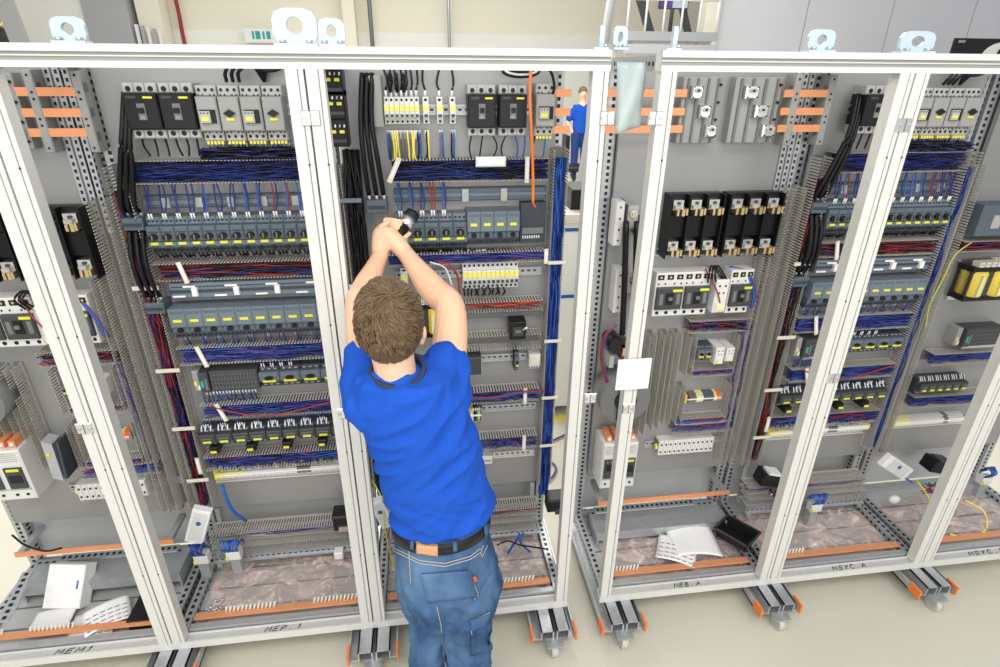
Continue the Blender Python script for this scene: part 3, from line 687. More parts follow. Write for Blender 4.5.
def retainer(X, Z0, Z1, label, Y=PB-.073, tilt=0):
    b = MB(); h = (Z1-Z0)/2+.008; b.obox((0, 0, 0), (.008, 0, .008*tilt), (0, .0025, 0), (-tilt*h, 0, h), 'cream'); b.obox((0, -.003, 0), (.004, 0, 0), (0, .001, 0), (-tilt*h*.7, 0, h*.7), 'white')
    o = b.build('wire_retainer'); o.location = (X, Y, (Z0+Z1)/2); return props(o, label, 'clip', 'cream clips across the ducts')
def din(X0, X1, Z, label, Y=PB, m='galv'):
    b = MB(); b.box(X0, X1, -.003, 0, -.0175, .0175, m); b.box(X0, X1, -.010, -.003, -.013, -.011, m); b.box(X0, X1, -.010, -.003, .011, .013, m)
    for s in (-1, 1): b.box(X0, X1, -.0112, -.010, s*.0145-.003, s*.0145+.003, m)
    n = int((X1-X0)/.025)
    for k in range(n): b.box(X0+k*.025+.006, X0+k*.025+.019, -.0035, -.003, -.004, .004, 'dark_grey')
    o = b.build('mounting_rail'); o.location = (0, Y, Z); return props(o, label, 'mounting rail', 'steel mounting rails')
def row(kind, X0, X1, Z, n, lab, cat, group, sz=1, nat=None, skip=()):
    """n devices side by side; lab gets the ordinal"""
    p = (X1-X0)/n; s = p/nat if nat else 1
    for k in range(n):
        if k in skip: continue
        inst(kind, (X0+p*(k+.5), PB, Z), lab % ORD[k], cat, group, s, sz)
def term_strip(X0, X1, Z, seq, label, Y=PB, h=.05, d=.045):
    """a rail of thin terminals; seq gives the colour runs"""
    b = MB(); n = int((X1-X0)/.0065); tot = sum(q for _, q in seq); k = 0; x = X0
    runs = []
    for c, q in seq: runs += [c]*max(1, round(n*q/tot))
    for k in range(n):
        c = runs[min(k, len(runs)-1)]; x = X0+k*(X1-X0)/n; w = (X1-X0)/n
        b.box(x+.0004, x+w-.0004, -d, 0, -h*.28, h*.28, c); b.box(x+.0004, x+w-.0004, -d*.72, 0, -h*.5, h*.5, c)
        b.box(x+w*.3, x+w*.7, -d*.72-.0008, -d*.72, h*.36, h*.44, 'dark'); b.box(x+w*.3, x+w*.7, -d*.72-.0008, -d*.72, -h*.44, -h*.36, 'dark')
    b.box(X0, X1, -d-.0012, -d, -h*.06, h*.06, 'white'); b.box(X0-.006, X0, -d*.9, 0, -h*.45, h*.45, 'label_yellow'); b.box(X1, X1+.006, -d*.9, 0, -h*.45, h*.45, 'light_grey')
    o = b.build('terminal_strip'); o.location = (0, Y, Z); return props(o, label, 'terminal strip')
def cables(paths, r, m, label, name='power_cable', n=8, group=None, ferr=None):
    for k, p in enumerate(paths):
        b = MB(); pts = catmull(p, 6); b.tube(pts, r, m, n)
        if ferr:
            for e, q in ((pts[-1], pts[-2]), ) if ferr == 1 else ((pts[-1], pts[-2]), (pts[0], pts[1])):
                d = (e-q).normalized(); b.tube([e-d*.002, e+d*.02], r*.6, 'white', 6)
        props(b.build(name), label % ORD[k] if '%' in label else label, 'cable', group)
def strip_cover(X0, X1, Z, label, h=.05):
    b = MB(); b.cbox(X0, X1, -.06, 0, -h/2, h/2, 'blue_grey_light', .004); b.box(X0, X1, -.064, -.06, -.006, .004, 'blue_grey_dark'); b.box(X0+.01, X1-.01, -.0615, -.06, h*.24, h*.3, 'blue_grey_dark')
    r = empty('busbar_cover', (0, PB, Z), label, 'busbar cover'); o = b.build('cover', r)
    n = 4; L = X1-X0
    for k in range(n):
        x = X0+L*(k+.62)/n
        b = MB(); b.cbox(x-.01, x+.01, -.078, -.06, -.018, .014, 'white', .003); b.build('clip', r)
    for k in range(n):
        x = X0+L*(k+.2)/n; b = MB(); b.box(x-.022, x+.022, -.062, -.06, -.024, -.017, 'white'); b.build('label_strip', o)
        b = MB(); b.box(x+.02, x+.064, -.062, -.06, .014, .021, 'white'); b.build('label_strip', o)
    return r

# ------------------------------------------------------------------ starter cabinets (second and fifth)
def ZA(py, px=240, Y=.40): return P(px, py, Y).z
BLUE = ['blue_wire', 'blue_wire', 'blue_wire', 'blue_bright', 'purple_wire']
def starters(dx, cn, first, Rx):
    X = lambda px, py: P(px, py, .40).x+dx
    L = X(160, 262)+.0; Lx = -.985+dx   # left end of the rows, right end under the post
    zt = 2.27
    # top row
    zc = (P(160, 88, .40).z+P(160, 134, .40).z)/2
    b0 = X(126, 110); p = .108
    for k in range(2): inst('power_breaker', (b0+.055+p*k, PB, zc), 'black power breaker, top row of the %s, %s of the two' % (cn, ('left', 'right')[k]), 'circuit breaker', 'black power breakers in top rows', sz=1.0)
    kinds = ['power_contactor', 'isolator_switch', 'power_contactor', 'isolator_switch', 'power_contactor']
    x = b0+.055+p*1.5+.037
    ci = 0; ii = 0
    for k in range(4):
        kd = kinds[k]
        if kd == 'power_contactor': lab = 'light grey power contactor, top row of the %s, %s from left' % (cn, ORD[ci]); ci += 1
        else: lab = 'grey switch with black diamond, top row of the %s, %s from left' % (cn, ORD[ii]); ii += 1
        if x < Rx-.02: inst(kd, (x, PB, zc-.01), lab, 'contactor' if kd[0] == 'p' else 'switch', 'light grey units in top rows', .95)
        x += .069
    din(b0-.01, Rx, zc, 'steel rail behind the top row breakers of the %s' % cn)
    # wires below the top row
    z1 = zc-.085; d1t, d1b = ZA(160), ZA(183)
    drops([b0+.02+k*.034 for k in range(6)], d1t+.01, z1+.005, ['dark'], 'black wires under the black breakers of the %s' % cn, Y0=PB-.03, Y1=PB-.045, r=.0035, ferr=.0, both=1)
    drops([b0+.23+k*.02 for k in range(14)], d1t+.01, z1-.03, ['dark', 'blue_wire'], 'black and blue wires under the grey units of the %s' % cn, Y0=PB-.03, Y1=PB-.045, r=.003, ferr=.012, both=1)
    bundle(b0+.2, Rx, d1t-.0, z1-.03, ['dark', 'blue_wire', 'black'], 26, 'dark tangled wires above the upper duct of the %s' % cn, Y=PB-.05, r=.003, ydep=.03)
    cables([[(X(228, 95)+.02*k, PB-.06, zc+.09), (X(229, 88)+.02*k, PB-.075, zc+.12), (X(238, 70)+.02*k, PB-.06, zc+.17-.012*k), (X(252, 72)+.02*k, PB-.05, zc+.14), (X(262, 90), PB-.02, zc+.09)] for k in range(3)], .006, 'black',
           'black looped cable over the grey units, ' + cn + ', %s from left', group='looped cables above the top row')
    b = MB(); c = Vector((X(266, 68), PB-.045, zc+.145)); b.tube([c+Vector((.05*math.cos(a), 0, .022*math.sin(a))) for a in [k*math.pi/8 for k in range(17)]], .007, 'black', 6); b.cbox(c.x-.035, c.x+.03, PB-.06, PB-.04, c.z-.012, c.z+.014, 'cream', .002)
    props(b.build('cable_coil'), 'black cable coil with a cream tag at the top of the %s' % cn, 'cable')
    # duct 1
    duct(Lx-.01, Rx, d1b, d1t, 'topmost horizontal wiring duct of the %s' % cn)
    bundle(Lx, Rx, d1b, d1t, ['blue_wire', 'blue_wire', 'dark'], 34, 'dark blue wires in the topmost duct of the %s' % cn)
    # row A
    zr = (ZA(214)+ZA(254))/2
    xa = X(148, 235)
    zbar = ZA(203); bb = MB(); bb.cbox(xa, Rx, -.03, 0, -.022, .022, 'blue_grey'); bb.box(xa, Rx, -.036, -.03, -.008, .006, 'blue_grey_light')
    for k in range(5): bb.box(xa+.06+k*.11, xa+.085+k*.11, -.042, -.03, -.018, .016, 'pale_grey')
    o = bb.build('busbar_strip'); o.location = (0, PB, zbar); props(o, 'blue grey busbar strip above the upper motor starters of the %s' % cn, 'busbar')
    n = 13; row('motor_starter', xa, Rx-.005, zr, n, 'grey motor starter, upper starter row of the ' + cn + ', %s from left', 'motor starter', 'motor starters in the upper row', nat=.040, sz=1.02)
    pit = (Rx-.005-xa)/n
    drops([xa+pit*(k+.5) for k in range(n)], d1b-.002, zr+.06, ['blue_wire', 'blue_bright', 'blue_bright', 'blue_wire', 'blue_wire', 'blue_bright', 'blue_wire', 'red_wire'], 'blue wires with white ferrules above the starters of the %s' % cn, Y1=PB-.072, ferr=.022, r=.003)
    drops([xa+pit*(k+.5) for k in range(n)], ZA(257), zr-.086, ['dark', 'black'], 'black wires below the upper starters of the %s' % cn, Y0=PB-.03, Y1=PB-.04, r=.0032, ferr=0, both=3)
    # feed connector with three cables
    for nm2, z2, pre in (('upper', zr+.045, 'upper'), ('lower', ZA(305), 'lower')):
        b = MB(); xx = xa-.04 if pre == 'upper' else X(160, 300)-.025
        b.cbox(-.034, .034, -.075, 0, -.022, .022, 'blue_grey', .004); b.box(-.03, .03, -.079, -.075, -.006, .004, 'blue_grey_dark')
        o = b.build('feed_terminal'); o.location = (xx, PB, z2); props(o, 'blue grey feed terminal left of the %s starter row, %s' % (pre, cn), 'terminal')
    xu = xa-.04; xl = X(160, 300)-.025; zl = ZA(305)
    cables([[(X(118, 78)-.006+.014*k, PB-.04, zt-.05), (X(120, 110)+.012*k-.01, PB-.075, 2.1), (X(118, 150)+.018*k, PB-.08, 2.0), (xu-.022+.022*k, PB-.07, zr+.12), (xu-.022+.022*k, PB-.05, zr+.085)] for k in range(3)], .0085, 'black',
           'thick black feed cable, left side of the ' + cn + ', %s from left', group='thick feed cables', ferr=1)
    cables([[(xu-.022+.022*k, PB-.06, zr+.022), (xu-.024+.022*k, PB-.09, zr-.06), (xl-.02+.022*k, PB-.095, zl+.12), (xl-.022+.022*k, PB-.06, zl+.045)] for k in range(3)], .0085, 'black',
           'thick black link cable between starter rows, ' + cn + ', %s from left', group='thick link cables', ferr=2)
    # duct 2
    t, q = ZA(262), ZA(279); duct(xa-.02, Rx, q, t, 'wiring duct with red wires below the upper starters of the %s' % cn)
    bundle(xa, Rx, q, t, ['red_wire', 'red_wire', 'dark', 'dark', 'dark', 'blue_wire'], 18, 'red and black wires in the duct below the upper starters of the %s' % cn)
    retainer(X(182, 268), q, t, 'cream clip across the red wires of the %s' % cn, tilt=.2)
    # row B
    zc2 = ZA(290); strip_cover(X(168, 290), Rx, zc2, 'blue grey busbar cover with white clips in the %s' % cn, h=.06)
    zr2 = (ZA(303)+ZA(337))/2; xb = X(171, 318)
    nb = 10; row('circuit_breaker', xb, Rx-.01, zr2, nb, 'smooth grey breaker, lower starter row of the ' + cn + ', %s from left', 'circuit breaker', 'smooth breakers in the lower row', nat=.0435, sz=.95)
    pit = (Rx-.01-xb)/nb
    # duct 3
    t, q = ZA(346), ZA(363)
    drops([xb+pit*(k+.5) for k in range(nb)], t, zr2-.08, BLUE, 'blue wires below the smooth breakers of the %s' % cn, Y0=PB-.04, Y1=PB-.05, ferr=.014, both=3)
    duct(xb-.015, Rx, q, t, 'wiring duct full of blue wires, third from the top of the %s' % cn)
    bundle(xb, Rx, q, t, BLUE, 40, 'blue wires in the third duct of the %s' % cn)
    retainer(X(201, 352), q, t, 'cream clip across the third duct of the %s' % cn, tilt=.25)
    # row 3
    zr3 = (ZA(368)+ZA(392))/2; xp = X(200, 380)
    inst('control_module', (xp+.11, PB, zr3), 'dark ribbed control module rack in the %s' % cn, 'control module', 'dark ribbed control modules', .86)
    xs = xp+.225
    row('small_motor_starter', xs, Rx-.01, zr3, 4, 'small dark motor starter beside the ribbed module, ' + cn + ', %s from left', 'motor starter', 'small starters beside the modules', nat=.034)
    din(X(195, 380), Rx, zr3, 'steel rail of the control module row of the %s' % cn)
    t, q = ZA(404), ZA(418)
    drops([xp-.01+k*.012 for k in range(18)], t, zr3-.068, BLUE, 'blue wires below the control module of the %s' % cn, Y0=PB-.04, Y1=PB-.05, ferr=.012, both=1)
    drops([xs+.02+k*.036 for k in range(4)], zr3+.075, zr3+.045, ['blue_wire'], 'white tipped wires above the small starters of the %s' % cn, ferr=.02)
    duct(xp-.03, Rx, q, t, 'wiring duct below the control module of the %s' % cn)
    bundle(xp-.02, Rx, q, t, BLUE+['blue_wire'], 34, 'blue wires in the duct below the control module of the %s' % cn)
    b = MB(); b.tube(catmull([(xp+.02, PB-.075, t+.0), (xp+.11, PB-.08, (t+q)/2), (xp+.25, PB-.08, q+.01), (Rx-.02, PB-.075, t-.005)]), .0035, 'red_wire')
    props(b.build('loose_wire'), 'red wire sagging across the duct below the control module, %s' % cn, 'wire')
    retainer(X(221, 410), q, t, 'cream clip across the duct below the control module of the %s' % cn, tilt=.3)
    # row 4
    zr4 = (ZA(424)+ZA(449))/2; x4 = X(199, 437)
    row('contactor', x4, Rx-.012, zr4, 9, 'dark contactor with lime tab, ' + cn + ', %s from left', 'contactor', 'dark contactors', nat=.0445, sz=.95, skip=())
    row('overload_relay', x4-.02, Rx-.05, zr4-.048, 4, 'black overload relay below the contactors of the ' + cn + ', %s from left', 'relay', 'overload relays')
    p4 = (Rx-.012-x4)/9
    t, q = ZA(456), ZA(469)
    drops([x4+p4*(k+.5) for k in range(9)], zr4+.078, zr4+.045, BLUE, 'blue wires above the contactors of the %s' % cn, ferr=.02, both=3)
    duct(x4-.01, Rx, q, t, 'lowest wiring duct on the plate of the %s' % cn)
    bundle(x4, Rx, q, t, ['blue_wire', 'blue_wire', 'blue_wire', 'blue_bright', 'dark', 'red_wire'], 28, 'blue and red wires in the lowest duct of the %s' % cn)
    retainer(X(201, 473), q, t, 'cream clip at the left end of the lowest duct of the %s' % cn)
    zr5 = ZA(478); x5 = X(213, 478)
    term_strip(x5, Rx-.01, zr5, (('label_yellow', 2), ('pale_yellow', 4), ('device_white', 12), ('mid_grey', 3), ('device_white', 8), ('pale_yellow', 2)), 'long white terminal strip with yellow end at the bottom of the plate, %s' % cn)
    din(x5-.02, Rx, zr5-.045, 'bare white rail below the terminal strip of the %s' % cn, m='frame_white')
    drops([x5+.02+k*.0135 for k in range(37)], zr5+.060, zr5+.022, ['dark', 'dark', 'black', 'blue_wire', 'mid_grey', 'pale_grey'], 'wires entering the terminal strip of the %s' % cn, Y0=PB-.05, Y1=PB-.045, ferr=.008, both=1, r=.0033)
    # vertical duct left
    va = P(112, 200, .40).x+dx; duct(va, va+.062, .50, ZA(165), 'tall vertical wiring duct on the left side of the %s' % cn, vertical=True, depth=.075)
    bundle(va, va+.062, .52, ZA(190), ['dark', 'black', 'blue_wire', 'dark', 'red_wire', 'dark'], 30, 'dark and blue wires in the left vertical duct of the %s' % cn, vertical=True, seg=10)
    for k, z in enumerate((ZA(284), ZA(366), ZA(424), ZA(476))):
        b = MB(); b.cbox(-.012, .078, -.006, 0, -.008, .008, 'cream', .002); o = b.build('wire_retainer'); o.location = (va, PB-.076, z); props(o, 'cream clip across the left vertical duct of the %s, %s from top' % (cn, ORD[k]), 'clip', 'cream clips across the ducts')
    # right vertical duct (hidden by the post in the second cabinet)
vx = P(954, 200, .40).x
starters(0, 'second cabinet', True, S2-.062)
starters(S5-S1, 'fifth cabinet', False, vx)
duct(vx+.006, vx+.056, .52, ZA(160), 'tall vertical wiring duct on the right side of the fifth cabinet', vertical=True, depth=.075)
bundle(vx+.006, vx+.056, .54, ZA(180), BLUE, 22, 'blue wires in the right vertical duct of the fifth cabinet', vertical=True, seg=10)

# ------------------------------------------------------------------ busbars
def busbars(x0, x1, cn, zs, lab, Y=PB-.05):
    for k, z in enumerate(zs):
        b = MB(); b.box(x0, x1, -.008, 0, -.013, .013, 'copper'); o = b.build('copper_busbar'); o.location = (0, Y, z)
        props(o, lab % ('top', 'middle', 'bottom')[k], 'busbar', 'copper busbars at the cabinet tops')
ZB = [P(650, y, .42).z for y in (93, 111.5, 129)]

# ------------------------------------------------------------------ feeder cabinets (leftmost and fourth)
def feeder(dx, cn, nch):
    X = lambda px, py, Y=.40: P(px, py, Y).x+dx
    z = (ZB[0]+ZB[2])/2
    # bars run from the supports
    for k, (pa, pb) in enumerate(((683, 722), (735, 782))):
        inst('busbar_adapter', ((X(pa, 110)+X(pb, 110))/2, PB, z), 'grey busbar adapter with three steel clamps in the %s, %s one' % (cn, ('left', 'right')[k]), 'busbar adapter', 'busbar adapters', (X(pb, 110)-X(pa, 110))/.112)
    inst('busbar_holder', (X(795, 110), PB, z), 'grey busbar holder left of the short copper bars, %s' % cn, 'busbar holder', 'busbar holders')
    inst('busbar_holder', (X(829, 110), PB, z), 'grey busbar holder right of the short copper bars, %s' % cn, 'busbar holder', 'busbar holders')
    busbars(X(783, 110), X(832, 110), cn, ZB, '%s short copper busbar at the upper right of the ' + cn)
    # perforated carrier rails
    b = MB()
    for k in range(3):
        x = X(800, 110)+k*.028
        b.box(x, x+.02, PB-.006, PB-.002, 1.75, 2.30, 'galv')
        for j in range(22): b.box(x+.006, x+.014, PB-.0068, PB-.006, 1.77+j*.024, 1.782+j*.024, 'dark')
    props(b.build('slotted_carrier'), 'slotted steel carrier behind the short copper bars of the %s' % cn, 'carrier rail')
    # fuse bases
    for k, (pa, pb) in enumerate(((667, 722), (725, 780))):
        zz = (P(700, 190, .40).z+P(700, 262, .40).z)/2
        inst('fuse_base', ((X(pa, 225)+X(pb, 225))/2, PB, zz), 'black fuse base with brass contacts in the %s, %s one' % (cn, ('left', 'right')[k]), 'fuse base', 'black fuse bases', (X(pb, 225)-X(pa, 225))/.17*.97, .98)
    # white breakers
    zz = (P(700, 268, .40).z+P(700, 318, .40).z)/2
    for k, (pa, pb) in enumerate(((655, 683), (683, 709), (729, 751))):
        inst('load_breaker', ((X(pa, 290)+X(pb, 290))/2, PB, zz), 'white breaker with dark front in the %s, %s from left' % (cn, ORD[k]), 'circuit breaker', 'white breakers with dark fronts', (X(pb, 290)-X(pa, 290))/.09, 1.3)
    inst('relay_module', ((X(709, 290)+X(729, 290))/2, PB, zz-.008), 'tall white relay between the white breakers of the %s' % cn, 'relay', None, 1.1, 1.35)
    din(X(655, 258), X(752, 258), P(700, 262, .40).z+.03, 'steel rail above the white breakers of the %s' % cn)
    cables([[(X(706+4*k, 285), PB-.08, zz+.055), (X(706+3*k, 270), PB-.1, zz+.10), (X(713+3*k, 262), PB-.07, zz+.12), (X(722+2*k, 285), PB-.085, zz+.05)] for k in range(3)], .004, 'black', 'short black bridging wire at the white relay, ' + cn + ', %s from left', group='bridging wires', name='bridging_wire')
    b = MB(); c1 = [(X(735, 264), PB-.03, zz+.1), (X(747, 272), PB-.06, zz+.08), (X(753, 292), PB-.075, zz), (X(751, 315), PB-.06, zz-.08)]
    b.tube(catmull(c1), .006, 'blue_bright', 6); b.tube(catmull([(x+.007, y-.004, z2+.004) for x, y, z2 in c1]), .004, 'purple_wire', 6)
    props(b.build('wire_loop'), 'blue and purple wire loop curving beside the white breakers of the %s' % cn, 'wires')
    b = MB(); c1 = [(X(716, 320), PB-.09, zz-.06), (X(713, 290), PB-.105, zz+.02), (X(706, 264), PB-.07, zz+.11)]; b.tube(catmull(c1), .003, 'red_wire', 6); props(b.build('loose_wire'), 'red wire rising over the white relay of the %s' % cn, 'wire')
    # framed small rows
    def frame(pl, pr, yt, ybt, nm):
        x0, x1 = X(pl, yt), X(pr, yt); zt, zb = P(700, yt, .40).z, P(700, ybt, .40).z
        duct(x0, x1, zb-.035, zb, 'short wiring duct below the %s of the %s' % (nm, cn), depth=.065)
        duct(x0-.03, x0, zb-.03, zt+.0, 'short vertical wiring duct left of the %s of the %s' % (nm, cn), vertical=True, depth=.065)
        duct(x1-.0, x1+.03, zb-.03, zt+.0, 'short vertical wiring duct right of the %s of the %s' % (nm, cn), vertical=True, depth=.065)
        din(x0, x1, (zt+zb)/2, 'short steel rail of the %s of the %s' % (nm, cn))
        return x0, x1, zt, zb
    t, q = P(700, 322, .40).z, P(700, 334, .40).z
    duct(X(690, 330), X(752, 330), q, t, 'short wiring duct with red wires under the white breakers of the %s' % cn, depth=.065); bundle(X(690, 330), X(752, 330), q, t, ['red_wire', 'dark', 'purple_wire', 'dark'], 16, 'red wires under the white breakers of the %s' % cn)
    x0, x1, zt, zb = frame(699, 741, 338, 371, 'upper relay box'); zm = (zt+zb)/2
    row('small_motor_starter', x0+.005, x0+.075, zm, 2, 'small dark starter, upper relay box of the ' + cn + ', %s from left', 'motor starter', 'small starters in the relay box', nat=.034, sz=.85)
    inst('relay_module', (x0+.1, PB, zm), 'cream relay in the upper relay box of the %s' % cn, 'relay', None, .8, .75); inst('relay_module', (x0+.148, PB, zm+.004), 'rounded white relay at the right of the upper relay box of the %s' % cn, 'relay', None, .75, .6)
    bundle(x0, x1, zb-.033, zb-.004, ['red_wire', 'blue_wire', 'purple_wire'], 12, 'red and blue wires under the upper relay box of the %s' % cn)
    x0, x1, zt, zb = frame(688, 732, 388, 419, 'lower relay box'); zm = (zt+zb)/2
    term_strip(x0+.02, x1-.03, zm+.01, (('red_wire', 1), ('mid_grey', 2), ('pale_yellow', 2), ('blue_grey', 3), ('pale_yellow', 1), ('orange', 1)), 'short coloured terminal strip in the lower relay box of the %s' % cn, h=.045)
    bundle(x0-.02, x1, zb-.033, zb-.004, ['purple_wire', 'blue_bright', 'red_wire'], 12, 'purple wires under the lower relay box of the %s' % cn)
    t, q = P(700, 424, .40).z, P(700, 434, .40).z; duct(X(675, 430), X(735, 430), q, t, 'lowest short wiring duct of the %s' % cn, depth=.065); bundle(X(675, 430), X(735, 430), q, t, ['purple_wire', 'blue_bright', 'purple_wire', 'red_wire'], 14, 'purple wires in the lowest short duct of the %s' % cn)
    inst('white_terminal_block', (X(688, 449), PB, P(690, 449, .40).z), 'white terminal block with two rows of screws in the %s' % cn, 'terminal block', 'white terminal blocks', 1.22, 1.5)
    din(X(650, 450), X(740, 450), P(690, 449, .40).z, 'steel rail carrying the white terminal block of the %s' % cn)
    # four vertical empty ducts
    for k, px in enumerate((645, 659, 670, 681)):
        if nch == 0 and k == 3: pass
        x = X(px, 380)-(.07 if nch == 0 else 0); zt, zb = P(660, 336, .40).z, P(660, 436, .40).z
        if k < 3: duct(x, x+.031, zb+(.03*k), zt, 'narrow vertical duct left of the relay boxes, %s, %s from left' % (cn, ORD[k]), vertical=True, depth=.07)
    # vertical ducts on the right
    for k, px in enumerate((756, 772)):
        x = X((757, 771)[k], 290); duct(x, x+(.03, .055)[k], .5, P(790, (256, 188)[k], .40).z, 'tall vertical wiring duct at the right of the %s, %s one' % (cn, ('inner', 'outer')[k]), vertical=True, depth=.075)
    bundle(X(743, 340), X(753, 340), P(740, 428, .4).z, P(740, 325, .4).z, ['purple_wire', 'blue_wire', 'purple_wire'], 6, 'purple wires running down beside the relay boxes of the %s' % cn, vertical=True)
feeder(0, 'fourth cabinet', 3); feeder(S1-S5, 'leftmost cabinet', 0)
# long copper bars through the gap
busbars(P(553, 110, .42).x, P(570, 110, .42).x, '', ZB, '%s copper busbar end at the right of the cabinet the man works at')
busbars(P(590, 110, .42).x, P(684, 110, .42).x, '', ZB, '%s copper busbar passing behind the clear sheet')

# left side of the fourth cabinet: holders, reactors, drive
def bracket_pair(py0, py1, nm):
    x = P(617, py0, .40).x; zt, zb = P(617, py0, .40).z, P(617, py1, .40).z
    b = MB(); b.cbox(x, x+.035, -.07, 0, zb, zt, 'device_white', .003); b.box(x+.035, x+.042, -.05, 0, zb, zt, 'black')
    for k in range(4): b.cyl((x+.018, -.072, zb+(zt-zb)*(k+.5)/4), (x+.018, -.069, zb+(zt-zb)*(k+.5)/4), .004, 'dark', 8)
    r = empty('bar_holder', (0, PB, 0), 'white bar holder with steel clamps at the left of the fourth cabinet, %s one' % nm, 'bar holder', 'white bar holders'); b.build('holder', r)
    for k, dx in enumerate((.07, .12)):
        b = MB(); c = Vector((x+dx, -.06, zt-.045-.04*k)); b.box(c.x-.02, c.x+.02, -.07, 0, c.z-.06, c.z+.03, 'pale_grey'); b.cyl((c.x, -.082, c.z), (c.x, -.07, c.z), .016, 'steel', 12); b.cyl((c.x, -.09, c.z), (c.x, -.082, c.z), .009, 'brass', 8); b.build('clamp', r)
bracket_pair(202, 246, 'upper'); bracket_pair(270, 313, 'lower')
for k, px in enumerate((627, 638)):
    a = P(px, 222, .36); e = P(px-4, 335, .36); cables([[(a.x, .37, a.z), ((a.x+e.x)/2, .365, (a.z+e.z)/2), (e.x, .37, e.z)]], .013, 'black', 'thick black vertical cable between the white bar holders, %s' % ('left one', 'right one')[k])
r = empty('reactor_coil', (0, 0, 0), 'large round grey reactor behind the post, left of the narrow ducts', 'reactor'); c = P(624, 398, .36)
b = MB(); b.cyl((c.x, .34, c.z), (c.x, .465, c.z), .115, 'mid_grey', 40); b.build('winding', r)
b = MB(); b.cyl((c.x, .33, c.z), (c.x, .345, c.z), .05, 'dark', 24); b.build('hub', r)
b = MB(); b.box(c.x-.035, c.x-.005, .325, .35, c.z-.1, c.z+.13, 'dark'); b.box(c.x+.0, c.x+.018, .32, .335, c.z-.05, c.z+.03, 'teal'); b.build('strap', r)
c = P(622, 349, .38); b = MB(); b.cyl((c.x-.03, .36, c.z+.02), (c.x-.03, PB, c.z+.02), .035, 'dark', 14); b.box(c.x-.01, c.x+.03, .36, PB, c.z-.04, c.z+.03, 'dark_grey'); b.box(c.x-.005, c.x+.02, .355, .36, c.z-.02, c.z+.015, 'copper'); b.box(c.x-.05, c.x-.03, .38, PB, c.z-.09, c.z-.03, 'pale_grey')
props(b.build('coil_terminal'), 'black coil with copper lug above the round grey reactor', 'coil')
b = MB(); pts = [P(x, y, .37) for x, y in ((616, 325), (605, 335), (601, 352), (604, 375), (610, 388))]; b.tube(catmull(pts), .005, 'red_wire', 6); b.tube(catmull([q+Vector((.008, -.004, .004)) for q in pts]), .003, 'purple_wire', 6)
props(b.build('wire_loop'), 'red wire loop left of the black coil with copper lug', 'wires')
c = P(632, 374, .0); b = MB(); b.box(P(617, 370, -.008).x, P(650, 370, -.008).x, -.012, -.010, P(632, 389, -.01).z, P(632, 359, -.01).z, 'paper')
props(b.build('paper_sheet'), 'white paper sheet taped across the post beside the round reactor', 'paper')
inst('frequency_drive', (P(619, 460, .35).x, PB, P(618, 462, .35).z), 'white frequency drive with two dark panels behind the post, left of the terminal block', 'drive', 'white drives', 1.2, 1.22)
inst('frequency_drive', (P(2, 470, .35).x, PB, P(2, 472, .35).z), 'white frequency drive cut off at the edge of the leftmost cabinet', 'drive', 'white drives', 1.3, 1.15)
c = P(-22, 402, .36); b = MB(); b.cyl((c.x, .34, c.z), (c.x, .465, c.z), .10, 'mid_grey', 40); b.cyl((c.x, .33, c.z), (c.x, .345, c.z), .05, 'dark', 24)
props(b.build('reactor_coil'), 'round grey reactor at the edge of the leftmost cabinet', 'reactor')
b = MB(); a = P(40, 440, .36); b.obox((a.x+.02, .38, a.z-.10), (.018, 0, -.008), (0, .03, 0), (.004, 0, .09), 'galv'); b.obox((a.x+.055, .40, a.z-.10), (.005, 0, 0), (0, .05, 0), (.008, 0, .09), 'blue_grey_dark'); b.box(a.x+.012, a.x+.022, .345, .35, a.z-.07, a.z-.06, 'tab_yellow')
props(b.build('cover_bracket'), 'slanting grey metal bracket right of the cut off drive', 'bracket')
b = MB(); xs = [P(x, 62, .42) for x in (614, 616, 637, 634)]; z1 = P(620, 62, .1).z; z0 = P(620, 134, .1).z
n = 10; vs = []; fs = []
for j in range(n+1):
    for k in range(7):
        t = j/n; u = k/6; xa_ = P(617+8*t*0, 60, .1).x; vs.append((xa_+.085*u+.01*math.sin(t*3)*(1-t)+.012*t, .1+.012*math.sin(u*5+t*4), z1+(z0-z1)*t+.02*t*u))
for j in range(n):
    for k in range(6): fs.append((j*7+k, j*7+k+1, (j+1)*7+k+1, (j+1)*7+k))
b.add(vs, fs, 'clear_sheet', True); o = b.build('clear_plastic_sheet'); md = o.modifiers.new('s', 'SOLIDIFY'); md.thickness = .0012
props(o, 'clear bluish plastic sheet hanging in front of the copper busbars in the gap', 'plastic sheet')

# ------------------------------------------------------------------ the cabinet the man works at
CN = 'cabinet the man works at'; c2 = 'man\'s cabinet'
def ZC(py, px=500, Y=.40): return P(px, py, Y).z
def XC(px, py): return P(px, py, .40).x
RX = XC(548, 200); LX = XC(377, 110)
zc = ZC(111)
x = XC(384, 110); pit = .0172
xs_m = [x+pit*(k+.5) for k in range(7)]+[XC(426, 110), XC(440, 110), XC(453, 110)]
for k, xx in enumerate(xs_m): inst('miniature_breaker', (xx, PB, zc), 'pale miniature breaker, top row of the %s, %s from left' % (c2, ORD[k]), 'circuit breaker', 'miniature breakers top row', .98 if k < 7 else 1.25, 1.05)
din(LX, RX, zc, 'steel rail behind the top row breakers of the %s' % c2)
drops(xs_m, zc+.14, zc+.045, ['black', 'dark'], 'black wires feeding the miniature breakers from above', Y0=PB-.03, Y1=PB-.04, r=.004, both=1, ferr=.02)
drops(xs_m, ZC(160), zc-.095, ['blue_grey_dark', 'mid_grey', 'label_yellow', 'blue_bright', 'dark'], 'coloured wires below the miniature breakers', Y0=PB-.03, Y1=PB-.04, r=.0035, both=2, ferr=.03, jit=.004)
